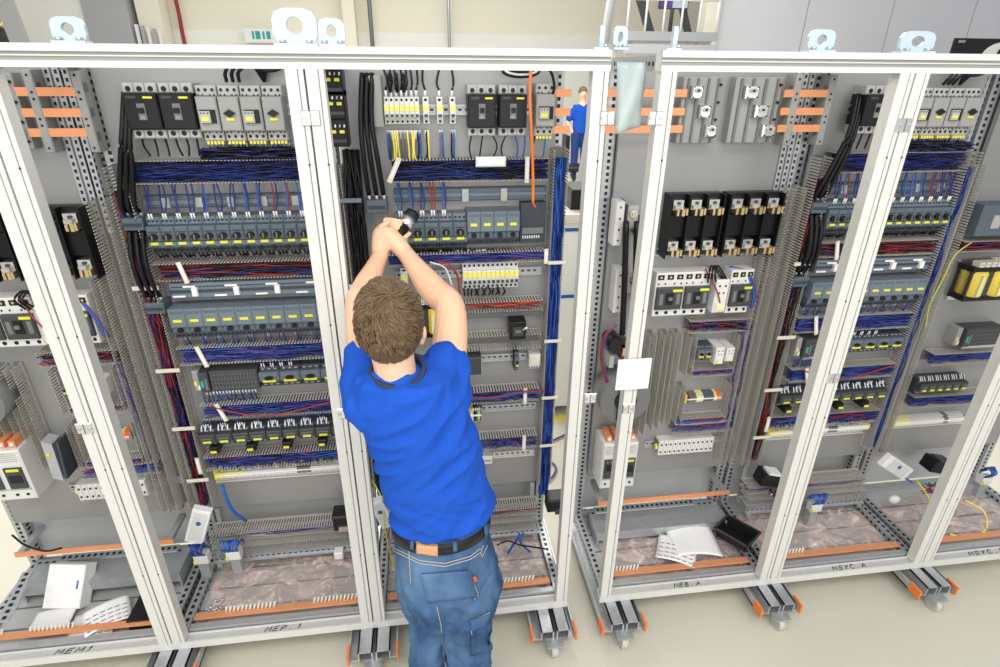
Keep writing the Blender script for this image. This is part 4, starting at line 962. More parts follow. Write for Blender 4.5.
for k, pxx in enumerate((481.5, 512.5)): inst('power_breaker', (XC(pxx, 110), PB, zc+.0), 'black power breaker with grey terminals above the orange cable area, %s one' % ('left', 'right')[k], 'circuit breaker', 'black power breakers in top rows', .93, .98)
inst('power_contactor', (XC(545, 110), PB, zc), 'light grey contactor right of the orange cable', 'contactor', 'light grey units in top rows', 1.0)
drops([XC(p_, 140) for p_ in (472, 483, 493, 506, 515, 525, 536, 546)], ZC(165), zc-.08, ['dark', 'dark', 'blue_bright'], 'thin dark wires below the black breakers of the %s' % c2, Y0=PB-.04, r=.0028, both=1, ferr=0, jit=.015)
b = MB(); 
for k in range(7): b.cbox(XC(345, 110)-.09+0*k, XC(345, 110)-.0895, -.001, 0, 0, .0001, 'dark')
# dark relay column at far left (rear corner of the second cabinet) 
xk = XC(330, 105)
for k, (yy, nm) in enumerate(((82, 'top'), (105, 'middle'), (132, 'bottom'))):
    b = MB(); zz = ZC(yy); b.cbox(-.035, .03, -.08, 0, -.045, .045, 'dark', .004); b.box(-.025, -.008, -.083, -.08, .0, .01, 'tab_yellow'); b.box(.004, .02, -.083, -.08, .0, .01, 'tab_yellow'); b.box(-.03, .026, -.083, -.08, -.03, -.02, 'dark_grey')
    for j in range(4): b.cyl((-.024+j*.015, -.084, .02), (-.022+j*.015, -.06, .048), .003, 'white' if j % 2 else 'pale_grey', 5)
    o = b.build('black_relay'); o.location = (xk+.02, PB, zz); props(o, 'black relay with lime tabs in the upper left of the %s, %s one' % (c2, nm), 'relay', 'black relays in a column')
b = MB(); b.cbox(XC(368, 100), XC(382, 100), -.05, 0, ZC(128), ZC(76), 'light_grey'); o = b.build('grey_side_plate'); o.location = (0, PB, 0); props(o, 'light grey upright plate left of the miniature breakers', 'plate')
zu = ZC(195); xu = XC(376, 195)
for z2, nm in ((zu-.01, 'upper'),):
    b = MB(); b.cbox(-.036, .036, -.078, 0, -.024, .024, 'blue_grey', .004); b.box(-.03, .03, -.082, -.078, -.006, .004, 'blue_grey_dark'); o = b.build('feed_terminal'); o.location = (xu, PB, ZC(204)); props(o, 'blue grey feed terminal beside the man\'s hands', 'terminal')
cables([[(XC(362, 80)+.016*k, PB-.04, ZC(74)), (XC(361, 120)+.018*k, PB-.075, ZC(120)), (xu-.03+.024*k, PB-.085, ZC(160)), (xu-.026+.026*k, PB-.055, ZC(193))] for k in range(3)], .009, 'black', 'thick black feed cable above the man\'s hands, %s from left', group='thick feed cables', ferr=1)
cables([[(XC(388+7*k, 66), PB-.02, 2.28), (XC(389+7*k, 80), PB-.05, ZC(84)), (XC(390+7*k, 92), PB-.04, zc+.06)] for k in range(3)], .007, 'black', 'thick black cable from the roof above the miniature breakers, %s from left', group='cables from the roof')
# orange cable and white black loop
pts = [P(531, 65, .34), P(530, 100, .32), P(532, 140, .32), P(533, 180, .33), P(533, 203, .33)]
b = MB(); b.tube(catmull(pts), .0055, 'orange', 8); b.tube([pts[-1], pts[-1]+Vector((.012, 0, -.02))], .003, 'orange_red', 6); props(b.build('orange_cable'), 'bright orange cable hanging in front of the top row breakers', 'cable')
c = P(521, 70, .38); b = MB(); 
for q in range(3): b.tube([c+Vector((.065*math.cos(a)*(1-.12*q), -.006*q, .022*math.sin(a)*(1-.2*q)+.004*q)) for a in [k*math.pi/8 for k in range(17)]], .005, 'black' if q != 1 else 'white', 6)
b.tube(catmull([c+Vector((.05, 0, .015)), c+Vector((.1, 0, 0)), c+Vector((.12, .01, -.06)), c+Vector((.10, .03, -.1))]), .005, 'black', 6); b.cbox(c.x-.035, c.x+.04, c.y, c.y+.01, c.z-.012, c.z+.014, 'white', .002)
props(b.build('cable_coil'), 'black and white cable coil beside the orange cable', 'cable')
# duct 1, dark wires with a white bag
t, q = ZC(159), ZC(181); duct(XC(392, 170), RX, q, t, 'topmost wiring duct of the %s' % c2); bundle(XC(392, 170), RX, q, t, ['blue_wire', 'blue_wire', 'dark', 'black'], 40, 'dark blue wires in the topmost duct of the %s' % c2)
b = MB(); b.cbox(-.055, .055, -.012, 0, -.018, .018, 'white', .006); o = b.build('white_tag'); a = P(491, 162, .385); o.location = (a.x, .395, a.z); props(o, 'white label plate over the dark wires of the topmost duct', 'label')
retainer(XC(394, 168), q+.01, t, 'cream clip across the topmost duct near the man\'s hands', tilt=-.5); retainer(XC(527, 168), q, t, 'cream clip across the topmost duct under the orange cable')
# starters
zr = (ZC(212)+ZC(248))/2; xa = XC(396, 230); xb_ = XC(467, 230)
row('motor_starter', xa, xb_, zr, 5, 'grey motor starter beside the hand tool, %s from left', 'motor starter', 'motor starters in the upper row', nat=.040, sz=1.02)
row('circuit_breaker', xb_, XC(519, 225), zr+.012, 4, 'smooth grey breaker with lime tab right of the hand tool, %s from left', 'circuit breaker', 'smooth breakers in the upper row', nat=.0435, sz=.98)
b = MB(); b.cbox(xa, RX, -.03, 0, -.024, .024, 'blue_grey'); b.box(xa, RX, -.036, -.03, -.006, .006, 'blue_grey_light')
for p_ in (466, 505): xx = XC(p_, 200); b.box(xx-.012, xx+.012, -.042, -.03, -.024, .022, 'pale_grey')
o = b.build('busbar_strip'); o.location = (0, PB, ZC(196)); props(o, 'blue grey busbar strip above the starters of the %s' % c2, 'busbar')
drops([xa+.04*(k+.5) for k in range(5)], q-.002, zr+.06, ['blue_wire', 'blue_bright', 'blue_wire', 'red_wire'], 'blue wires with white ferrules above the hand tool', Y1=PB-.072, ferr=.024, r=.003)
b = MB(); xx = XC(522, 215); b.box(xx, RX, -.04, 0, ZC(246), ZC(205), 'blue_grey_dark')
for k in range(8): b.cyl((xx+.01+k*.009, -.045, ZC(246)+.02), (xx+.012+k*.009, -.03, ZC(246)+.04), .003, 'white', 5)
b.box(xx+.005, RX-.01, -.05, -.04, ZC(236), ZC(230), 'mid_grey'); o = b.build('adapter_plate'); o.location = (0, PB, 0); props(o, 'dark adapter plate at the right end of the starter row of the %s' % c2, 'plate')
drops([xa+.03+k*.0235 for k in range(15)], ZC(252), zr-.086, ['black', 'dark', 'white'], 'black wires below the starters of the %s' % c2, Y0=PB-.03, Y1=PB-.04, r=.0035, both=2, ferr=0)
# duct 2
t, q = ZC(252), ZC(263); duct(XC(388, 257), RX, q, t, 'wiring duct directly below the starters of the %s' % c2); bundle(XC(388, 257), RX, q, t, BLUE, 30, 'blue wires in the duct below the starters of the %s' % c2)
retainer(XC(546, 255), q, t, 'cream clip at the right end of the duct below the starters')
# mcb row
zm = ZC(277); row('miniature_breaker', XC(463, 277), XC(519, 277), zm, 12, 'white miniature breaker with yellow band right of the man\'s arm, %s from left', 'circuit breaker', 'white miniature breakers right of the arm', nat=.0172, sz=1.3)
din(XC(395, 277), RX, zm, 'steel rail carrying the white miniature breakers')
drops([XC(465, 295)+k*.0142 for k in range(12)], zm-.05, zm-.085, ['black'], 'black wire tips below the white miniature breakers', Y0=PB-.05, Y1=PB-.04, r=.004, both=1, ferr=0)
inst('control_transformer', (XC(426, 318), PB, ZC(316)), 'yellow control transformer behind the man\'s arm', 'transformer', 'yellow transformers', .72, .95)
inst('miniature_breaker', (XC(404, 277), PB, zm), 'pale breaker half hidden behind the man\'s raised arm', 'circuit breaker', None, 1.6, 1.0)
b = MB(); b.tube(catmull([P(438, 262, .36), P(448, 264, .35), P(457, 275, .35), P(460, 295, .36)]), .004, 'red_wire', 6); b.tube(catmull([P(430, 262, .36), P(445, 268, .36), P(452, 285, .36)]), .003, 'white', 6); props(b.build('loose_wire'), 'red and white wires curving beside the man\'s forearm', 'wires')
# ducts below
def d2(ya, yb, nm, cols, n, xl=462, wl='%s wires in the %s'):
    t, q = ZC(ya), ZC(yb); duct(XC(xl, ya), RX, q, t, 'wiring duct %s of the %s' % (nm, c2))
    if n: bundle(XC(xl, ya), RX, q, t, cols, n, 'wires in the duct %s of the %s' % (nm, c2))
    return t, q
d2(302, 312, 'with red wires below the white miniature breakers', ['red_wire', 'red_wire', 'orange_red'], 6)
b = MB(); b.cbox(XC(463, 318), RX, -.03, 0, -.012, .012, 'mid_grey'); o = b.build('cover_strip'); o.location = (0, PB, ZC(319)); props(o, 'grey cover strip under the red wires of the %s' % c2, 'strip')
t, q = d2(336, 350, 'with the black relay of the middle rows', ['mid_grey'], 0)
inst('black_relay', (XC(517, 330), PB-.03, ZC(329)), 'black relay with a steel lever right of the man\'s shoulder', 'relay', None, 1.1, 1.0)
zz = ZC(364); din(XC(482, 364), RX, zz, 'bare steel rail right of the man\'s shoulder')
b = MB(); b.cbox(-.03, .03, -.08, 0, -.042, .042, 'dark_grey', .004); b.box(.03, .036, -.06, 0, -.03, .03, 'pale_grey'); o = b.build('interface_module'); o.location = (XC(474, 363), PB, zz); props(o, 'dark grey module touching the man\'s right sleeve', 'module')
inst('small_motor_starter', (XC(517, 363), PB, zz), 'single small dark starter on the bare rail', 'motor starter', None, .55, 1)
b = MB(); b.cbox(-.028, .022, -.06, 0, -.028, .03, 'device_white', .004); b.box(-.02, .015, -.066, -.06, -.01, .015, 'cream'); 
for k in range(4): b.cyl((-.02+k*.012, -.05, -.028), (-.02+k*.012, -.045, -.045), .003, 'white', 5)
o = b.build('socket_terminal'); o.location = (XC(536, 362), PB, zz); props(o, 'cream terminal at the right end of the bare rail', 'terminal')
t, q = d2(391, 403, 'beside the man\'s upper back', ['blue_wire', 'blue_bright', 'red_wire', 'blue_wire'], 18); retainer(XC(525, 395), q, t, 'cream clip across the duct beside the man\'s upper back')
b = MB(); pts = [(XC(462, 397), PB-.075, t-.02), (XC(490, 399), PB-.08, t-.03), (XC(520, 395), PB-.075, t-.015), (XC(545, 393), PB-.07, t-.02)]
b.tube(catmull(pts), .004, 'blue_bright', 6); b.tube(catmull([(x, y-.005, z+.01) for x, y, z in pts]), .0035, 'red_wire', 6); props(b.build('loose_wire'), 'blue and red wires crossing the duct beside the man\'s upper back', 'wires')
zz = ZC(415); din(XC(466, 415), RX, zz, 'bare steel rail beside the man\'s ribs')
term_strip(XC(461, 420), XC(474, 420), zz-.01, (('cream', 1),), 'cream terminal group beside the man\'s ribs', h=.06); term_strip(XC(474, 420), XC(482, 420), zz-.01, (('dark', 2), ('teal', 1), ('tab_yellow', 1), ('blue_grey', 1)), 'short dark and green terminal group beside the man\'s ribs', h=.075)
drops([XC(475, 410), XC(479, 410)], zz+.06, zz+.02, ['dark'], 'white tipped wires above the short terminal group', ferr=.02)
t, q = d2(438, 450, 'beside the man\'s lower back', ['blue_wire', 'purple_wire'], 12, 474); retainer(XC(524, 440), q, t, 'cream clip across the duct beside the man\'s lower back')
zz = ZC(463); din(XC(480, 463), RX, zz, 'lowest bare steel rail on the plate of the %s' % c2, m='frame_white')
b = MB(); b.cbox(-.028, .028, -.045, 0, -.022, .022, 'device_white', .003); b.box(-.02, .02, -.048, -.045, -.003, .003, 'light_grey'); o = b.build('end_terminal'); o.location = (XC(487, 463), PB, zz); props(o, 'white terminal on the lowest bare rail', 'terminal')
# vertical ducts
va = XC(550, 250); duct(va, va+.055, ZC(488), ZC(150), 'tall vertical wiring duct full of blue wires right of the man', vertical=True, depth=.075, Y=PB)
bundle(va, va+.055, ZC(500), ZC(160), ['blue_wire', 'blue_wire', 'blue_bright'], 44, 'blue wires in the tall duct right of the man', vertical=True, seg=12, r=.0032)
for k, yy in enumerate((264, 343, 400, 448)):
    b = MB(); b.cbox(-.008, .065, -.006, 0, -.007, .007, 'cream', .002); o = b.build('wire_retainer'); o.location = (va, PB-.076, ZC(yy)); props(o, 'cream clip across the tall duct right of the man, %s from top' % ORD[k], 'clip', 'cream clips across the ducts')
va = P(338, 240, .40).x; duct(va, va+.035, .5, ZC(165), 'tall vertical wiring duct just right of the posts left of the man', vertical=True, depth=.075)
bundle(va-.045, va+.0, .5, ZC(165), ['blue_wire', 'blue_wire', 'blue_bright'], 30, 'blue wires beside the posts left of the man', vertical=True, seg=12, r=.003)
bundle(va+.04, va+.105, .5, ZC(150), ['black', 'dark', 'black', 'dark'], 44, 'black wires running down left of the man\'s hands', vertical=True, seg=12, r=.004, ydep=.03)
for k, yy in enumerate((197, 280)):
    b = MB(); b.cbox(-.05, .1, -.006, 0, -.008, .008, 'cream' if k else 'blue_grey_light', .002); o = b.build('wire_retainer'); o.location = (va, PB-.078, ZC(yy)); props(o, '%s clip across the wires left of the man\'s raised arm' % ('grey', 'cream')[k], 'clip', 'cream clips across the ducts')
# red tags under the roof rails
# ------------------------------------------------------------------ rightmost cabinet
c5 = 'rightmost cabinet'
XR = lambda px, py: P(px, py, .40).x
inst('control_transformer', (XR(983, 285), PB, ZC(283, 970)), 'yellow control transformer in the rightmost cabinet', 'transformer', 'yellow transformers', 1.15, 1.05)
inst('control_module', (XR(975, 338)+.04, PB, ZC(338, 960)), 'dark ribbed control module rack in the rightmost cabinet', 'control module', 'dark ribbed control modules', .8)
x0 = XR(918, 388); row('contactor', x0, x0+.26, ZC(386, 950), 6, 'dark contactor in the rightmost cabinet, %s from left', 'contactor', 'dark contactors', nat=.0445, sz=.95)
x0 = XR(899, 424); term_strip(x0, x0+.40, ZC(424, 940), (('pale_yellow', 4), ('device_white', 8), ('mid_grey', 1), ('device_white', 4)), 'white terminal strip with yellow end in the rightmost cabinet'); din(x0-.02, x0+.45, ZC(424, 940)-.035, 'rail under the terminal strip of the rightmost cabinet', m='frame_white')
for k, (ya, yb, px) in enumerate(((242, 248, 965), (355, 362, 935), (398, 405, 915), (365, 371, 935))):
    if k == 3: continue
    x0 = XR(px, ya); duct(x0, x0+.5, ZC(yb, px)-.02, ZC(ya, px), 'horizontal wiring duct of the rightmost cabinet, %s from top' % ORD[k]); bundle(x0, x0+.5, ZC(yb, px)-.02, ZC(ya, px), BLUE if k else ['red_wire', 'blue_wire', 'dark'], 24, 'wires in the duct of the rightmost cabinet, %s from top' % ORD[k])
xv = XR(962, 225); duct(xv-.03, xv+.02, .52, ZC(165, 975), 'tall vertical wiring duct at the left of the rightmost cabinet', vertical=True, depth=.075)
b = MB(); b.tube(catmull([P(972, 242, .37), P(955, 255, .36), P(945, 275, .36), P(930, 305, .36), P(925, 330, .37)]), .0028, 'green_yellow_wire', 6); props(b.build('earth_wire'), 'yellow green earth wire bending down left of the yellow transformer', 'wire')
b = MB(); b.cbox(XR(978, 220), XR(978, 220)+.3, -.08, 0, ZC(236, 980), ZC(205, 980), 'blue_grey', .004); b.box(XR(990, 220), XR(990, 220)+.04, -.085, -.08, ZC(228, 980), ZC(215, 980), 'pale_grey'); o = b.build('starter_block'); o.location = (0, PB, 0); props(o, 'blue grey starter block at the picture edge above the yellow transformer', 'starter')
# ------------------------------------------------------------------ things on the cabinet floors
FZ = H0+.019
def film_sheet(x0, x1, y0, y1, label, seed, h=.05):
    rnd = random.Random(seed); nx, ny = 110, 60; vs = []; fs = []
    from mathutils import noise as N
    for j in range(ny+1):
        for i in range(nx+1):
            u = i/nx; v = j/ny; x = x0+(x1-x0)*u; y = y0+(y1-y0)*v
            q = Vector((x*5+seed, y*6, seed*.7)); n1 = .9*(1-abs(N.noise(q))*2)+.5*(1-abs(N.noise(q*2.6))*2)+.30*(1-abs(N.noise(q*5.5))*2)-.45
            e = min(1, 8*min(u, 1-u), 6*min(v, 1-v)+.2)
            vs.append((x+.01*N.noise(q*3), y+.01*N.noise(q*3.1), FZ+.006+h*max(0, n1)*e))
    for j in range(ny):
        for i in range(nx): a = j*(nx+1)+i; fs.append((a, a+1, a+nx+2, a+nx+1))
    b = MB(); b.add(vs, fs, 'film', True); return props(b.build('plastic_film'), label, 'plastic film')
film_sheet(S1+.07, S2-.07, .12, .44, 'crumpled pinkish plastic film on the base of the second cabinet', 1, .026)
film_sheet(S2+.06, E2-.05, .10, .44, 'crumpled pinkish plastic film on the base of the cabinet the man works at', 2, .026)
film_sheet(P4+.08, S5-.06, .08, .44, 'crumpled pinkish plastic film under the papers and black crate', 3, .026)
film_sheet(S5+.06, S6-.06, .12, .44, 'crumpled pinkish plastic film on the base of the fifth cabinet', 4, .026)
film_sheet(S6+.06, S6+.72, .12, .44, 'crumpled pinkish plastic film on the base of the rightmost cabinet', 5, .026)
def earth_bar(x0, x1, runs, label, Y=.10, z=FZ+.035):
    r = empty('earth_bar', (x0, Y, FZ-.001), label, 'copper bar', 'copper bars along the cabinet fronts')
    L = x1-x0; b = MB(); b.box(0, L, -.015, .013, z-FZ+.004, z-FZ+.012, 'copper'); b.build('bar', r)
    for x in (.03, L-.03): b = MB(); b.box(x-.012, x+.012, -.006, .01, 0, z-FZ+.005, 'galv'); b.build('holder', r)
    for a, e in runs:
        b = MB(); n = int((e-a)*L/.0155)
        for k in range(n):
            x = a*L+(e-a)*L*(k+.5)/n; b.cyl((x, .004, z-FZ+.012), (x+.006, .008, z-FZ+.034), .0045, 'cream', 6); b.cyl((x+.006, .008, z-FZ+.034), (x+.007, .009, z-FZ+.038), .0055, 'white', 6)
        b.build('screw_row', r)
earth_bar(S1+.06, S2-.06, ((.17, .48), (.70, .98)), 'copper earth bar with two rows of screws, front of the second cabinet')
earth_bar(S2+.06, E2-.06, ((.55, .9),), 'copper earth bar beside the man\'s jeans')
earth_bar(P4+.06, S5-.06, ((.0, .22),), 'copper earth bar in front of the papers, fourth cabinet')
earth_bar(S5+.06, S6-.06, ((.0, .25),), 'copper earth bar at the front of the fifth cabinet')
earth_bar(S1-.76, S1-.06, ((.0, .12), (.25, .5)), 'copper earth bar at the front of the leftmost cabinet')
earth_bar(S6+.06, S6+.70, ((.0, .12),), 'copper earth bar at the front of the rightmost cabinet')
# rear earth bars (at the height of the lowest plate edge)
def rear_bar(x0, x1, label, Z=.40, Y=.33):
    r = empty('rear_busbar', (x0, Y, Z), label, 'copper bar', 'copper bars at the rear')
    b = MB(); b.box(0, x1-x0, 0, .006, -.012, .012, 'copper'); b.build('bar', r)
    for x in (.02, x1-x0-.02): b = MB(); b.box(x-.012, x+.012, .006, .17, -.01, .01, 'galv'); b.build('bracket', r)
rear_bar(P4+.07, S5-.07, 'copper bar across the rear of the fourth cabinet above the papers')
rear_bar(S1-.70, S1-.06, 'copper bar across the rear of the leftmost cabinet')
# grey boxed trays along the rear of the bases
def rear_tray(x0, x1, label, Y0=.30, Y1=.46, z=.245):
    b = MB(); b.box(x0, x1, Y0, Y1, z-.006, z, 'galv'); b.box(x0, x1, Y0-.003, Y0, z-.05, z, 'galv'); b.box(x0, x1, Y1-.003, Y1, z-.085, z, 'galv')
    n = int((x1-x0)/.03)
    for k in range(n): b.box(x0+.008+k*.03, x0+.022+k*.03, Y1-.03, Y1-.02, z, z+.0008, 'dark')
    for x in (x0, x1-.01): b.box(x, x+.01, Y0, Y1, FZ+.004, z-.006, 'galv')
    return props(b.build('cable_tray'), label, 'tray', 'steel trays on the cabinet floors')
rear_tray(P4+.07, S5-.07, 'steel tray at the rear floor of the fourth cabinet'); rear_tray(S1-.72, S1-.06, 'steel tray at the rear floor of the leftmost cabinet')
def floor_ducts(x0, x1, cn, cols):
    z = P(280, 528, .36).z
    duct(x0, x1, .335, .375, 'slotted duct crossing the rear under the plate, %s' % cn, depth=.09, Y=.46); duct(x0, x1, .27, .315, 'slotted duct just above the steel rail, %s' % cn, depth=.09, Y=.44)
    bundle(x0, x1, .335, .375, cols, 10, 'loose blue and grey wires in the ducts under the plate, %s' % cn, Y=.40)
    for k, x in enumerate((x0+.01, x1-.03)):
        b = MB(); b.box(x, x+.02, .46, .468, .21, .452, 'galv'); b.box(x, x+.02, .35, .468, .202, .21, 'galv')
        b.box(x, x+.02, .35, .356, .21, .228, 'galv'); props(b.build('duct_bracket'), 'steel bracket under the lower ducts, %s end, %s' % (('left', 'right')[k], cn), 'bracket')
    din(x0, x1, .245, 'steel rail below the slotted ducts, %s' % cn, Y=.36)
floor_ducts(S1+.07, S2-.07, 'second cabinet', ['blue_wire', 'purple_wire', 'pale_grey', 'pale_grey']); floor_ducts(S2+.06, E2-.06, 'cabinet the man works at', ['red_wire', 'pale_grey', 'purple_wire']); floor_ducts(S5+.06, S6-.06, 'fifth cabinet', ['purple_wire', 'pale_grey'])
# white covers with blue dot hanging at the left sides
def cover_box(px, py, Y, w, h, rot, label, dot=True, lean=0):
    c = P(px, py, Y); r = empty('white_cover', c, label, 'cover', 'white plastic covers'); r.rotation_euler = (math.radians(lean), math.radians(rot), 0)
    b = MB(); b.cbox(-w/2, w/2, -.02, .012, -h/2, h/2, 'white', .003); b.build('shell', r)
    b = MB(); b.box(-w*.36, w*.36, -.0215, -.02, -h*.42, h*.42, 'device_white'); b.build('face', r)
    if dot:
        b = MB(); b.cyl((0, -.023, h*.12), (0, -.021, h*.12), .011, 'blue_bright', 8); b.build('blue_sticker', r)
cover_box(199, 524, .30, .075, .185, 22, 'white cover with a blue dot beside the film of the second cabinet')
cover_box(382, 512, .30, .055, .16, -16, 'white cover with a blue dot left of the man\'s belt')
cover_box(895, 466, .34, .19, .075, 34, 'long white cover with a blue dot leaning across the fifth cabinet\'s corner')
def conn_wires(px, py, Y, label, n=12, cols=('blue_wire', 'blue_bright')):
    c = P(px, py, Y); b = MB(); b.cbox(c.x-.03, c.x+.03, Y-.02, Y+.02, c.z-.03, c.z+.015, 'device_white', .003)
    for k in range(n):
        x = c.x-.025+.05*k/n; b.tube(catmull([(x, Y-.01, c.z+.01), (x+random.uniform(-.02, .02), Y-.03, c.z+.05), (x+random.uniform(-.03, .03), Y, c.z+.07), (x+random.uniform(-.02, .02), Y+.02, c.z+.03)]), .0032, random.choice(cols), 5)
    b.box(c.x-.028, c.x-.02, Y-.028, Y-.02, c.z-.02, c.z-.005, 'label_yellow'); b.box(c.x-.02, c.x+.02, Y-.01, Y+.02, max(FZ, c.z-.12), c.z-.03, 'galv')
    return props(b.build('plug_connector'), label, 'connector')
conn_wires(202, 556, .28, 'small white plug with blue wires under the white cover'); conn_wires(234, 552, .29, 'larger white plug with looped blue wires on the steel rail')
b = MB(); b.cbox(-.02, .02, -.03, .01, -.02, .02, 'white', .004); o = b.build('rail_terminal'); c = P(340, 550, .35); o.location = (c.x, .33, .25); props(o, 'small white terminal near the right end of the rail, second cabinet', 'terminal')
b = MB(); b.cbox(-.035, .035, -.04, .04, -.04, .045, 'dark', .008); b.box(-.01, .03, -.046, -.04, -.038, -.01, 'steel'); o = b.build('black_socket'); c = P(342, 517, .38); o.location = (c.x, .37, c.z); props(o, 'black socket box in the lower right corner of the second cabinet', 'socket')
b = MB(); b.cbox(-.045, .045, -.04, .04, -.035, .04, 'dark', .008); b.box(-.01, .04, -.046, -.04, -.04, -.01, 'dark_grey'); b.box(.01, .03, -.05, -.046, -.07, -.04, 'red_wire'); o = b.build('black_socket'); c = P(555, 500, .38); o.location = (c.x, .37, c.z); props(o, 'black socket box at the foot of the tall blue duct right of the man', 'socket')
for (px, py, lab) in ((769, 478, 'black socket with white top beside the post of the fifth cabinet'), (937, 465, 'black socket with chain of wires in the rightmost cabinet corner')):
    b = MB(); b.cbox(-.05, .05, -.04, .04, -.035, .035, 'dark', .006); b.obox((0, -.01, .042), (.035, 0, 0), (0, .03, 0), (0, 0, .006), 'white' if px < 800 else 'dark_grey')
    for k in range(9): b.tube(catmull([(.02+k*.005, -.03, .02), (.05+k*.005, -.04, .03-.005*k), (.06+.003*k, -.05, -.02-.004*k), (.05, -.045, -.05)]), .003, random.choice(['black', 'dark_grey', 'white', 'red_wire']), 5)
    o = b.build('black_socket'); c = P(px, py, .38); o.location = (c.x, .39, c.z); o.rotation_euler.y = .25; props(o, lab, 'socket')
b = MB(); c = P(745, 498, .30)
for k in range(16):
    a = P(778+random.uniform(-8, 8), 497+random.uniform(-10, 10), .33); b.tube(catmull([a, a+Vector((random.uniform(-.03, .03), -.02, random.uniform(-.02, .02))), a+Vector((random.uniform(-.03, .03), .01, random.uniform(-.03, .01)))]), .004, random.choice(['red_wire', 'blue_bright', 'white', 'black', 'orange_red']), 5)
props(b.build('wire_tangle'), 'red, blue and white wire tangle beside the post of the fifth cabinet', 'wires', kind='stuff')
b = MB()
for k in range(16):
    a = P(935+random.uniform(-8, 8), 487+random.uniform(-5, 5), .33); b.tube(catmull([a, a+Vector((random.uniform(-.04, .04), -.02, random.uniform(-.02, .02))), a+Vector((random.uniform(-.04, .04), .01, random.uniform(-.03, .01)))]), .004, random.choice(['red_wire', 'blue_bright', 'white', 'green_yellow_wire', 'purple_wire']), 5)
props(b.build('wire_tangle'), 'red and yellow wire tangle below the black socket of the rightmost cabinet', 'wires', kind='stuff')
conn_wires(815, 505, .30, 'white plug with blue wires on the base of the fifth cabinet', 10); conn_wires(985, 478, .33, 'white plug with blue wires at the picture edge in the rightmost cabinet', 10)
b = MB(); c = P(890, 495, .36); b.ball((c.x, .33, .255), (.03, .02, .024), 'white', 14, 10); props(b.build('foam_plug'), 'round white foam plug on the rail of the fifth cabinet', 'plug')
# blue wire going down from terminals
for pts, m, r_, lab, nm in (([P(222, 485, .38), P(226, 498, .36), P(234, 512, .36), P(246, 521, .38)], 'blue_bright', .007, 'thick bright blue wire running under the terminal strip of the second cabinet', 'blue_wire'),
                            ([P(497, 545, .22), P(508, 541, .22), P(520, 545, .22), P(534, 547, .22), P(545, 549, .22)], 'black', .004, 'thin black wire lying on the film right of the man', 'loose_wire'),
                            ([P(508, 553, .24), P(516, 541, .24), P(524, 533, .24)], 'blue_bright', .006, 'short blue strap on the film right of the man, left piece', 'blue_strap'),
                            ([P(519, 533, .24), P(521, 543, .24), P(530, 552, .24)], 'blue_bright', .005, 'short blue strap on the film right of the man, crossing piece', 'blue_strap'),
                            ([P(372, 480, .38), P(382, 500, .3), P(386, 535, .25), P(395, 570, .22), P(402, 592, .2)], 'green_yellow_wire', .003, 'yellow green earth wire hanging left of the man\'s hip', 'earth_wire'),
                            ([P(376, 460, .38), P(388, 485, .34), P(391, 515, .3), P(386, 545, .27)], 'red_wire', .003, 'red wire hanging left of the man\'s belt', 'loose_wire'),
                            ([P(372, 440, .38), P(380, 465, .36), P(392, 490, .34)], 'blue_wire', .006, 'dark blue wire hanging behind the man\'s back', 'loose_wire'),
                            ([P(965, 500, .2), P(984, 512, .15), P(985, 530, .12), P(968, 538, .10), P(950, 534, .12)], 'yellow', .0045, 'large yellow wire loop on the base of the rightmost cabinet', 'earth_wire'),
                            ([P(916, 480, .3), P(925, 492, .25), P(932, 505, .2), P(930, 520, .18)], 'green_yellow_wire', .005, 'yellow green wire falling from the corner of the fifth cabinet', 'earth_wire'),
                            ([P(12, 535, .30), P(25, 545, .27), P(45, 551, .26), P(62, 548, .3)], 'black', .004, 'thin black cable arching over the leftmost cabinet floor', 'loose_wire'),
                            ([P(888, 455, .38), P(890, 465, .37), P(900, 475, .36), P(912, 482, .36)], 'blue_bright', .005, 'blue wires beside the long white cover', 'blue_wire')):
    b = MB(); b.tube(catmull(pts), r_, m, 8); props(b.build(nm), lab, 'wire')
# crate, papers
def crate():
    cx = P(735, 537, .22).x; cy = .21; a = math.radians(36); r = empty('black_crate', (cx+.004, cy+.01, FZ+.056), 'black open plastic crate on the base of the fourth cabinet', 'crate'); r.rotation_euler = (0, 0, a)
    b = MB(); w, d, h, t = .050, .068, .055, .004
    b.box(-w, w, -d, d, 0, t, 'dark')
    for s in (-1, 1):
        b.obox((s*(w+.006), 0, h/2), (t/2, 0, 0), (0, d+.008, 0), (s*.008, 0, h/2), 'dark'); b.obox((0, s*(d+.006), h/2), (w+.01, 0, 0), (0, t/2, 0), (0, s*.008, h/2), 'dark')
    b.build('shell', r)
    b = MB()
    for s in (-1, 1): b.box(s*(w+.017)-.005, s*(w+.017)+.005, -d-.02, d+.02, h-.004, h+.002, 'dark_grey'); b.box(-w-.02, w+.02, s*(d+.016)-.005, s*(d+.016)+.005, h-.004, h+.002, 'dark_grey')
    b.build('rim', r)
    b = MB(); b.box(-.012, .012, -d-.022, -d-.017, .015, .04, 'pale_grey'); b.build('label_slot', r)
crate()
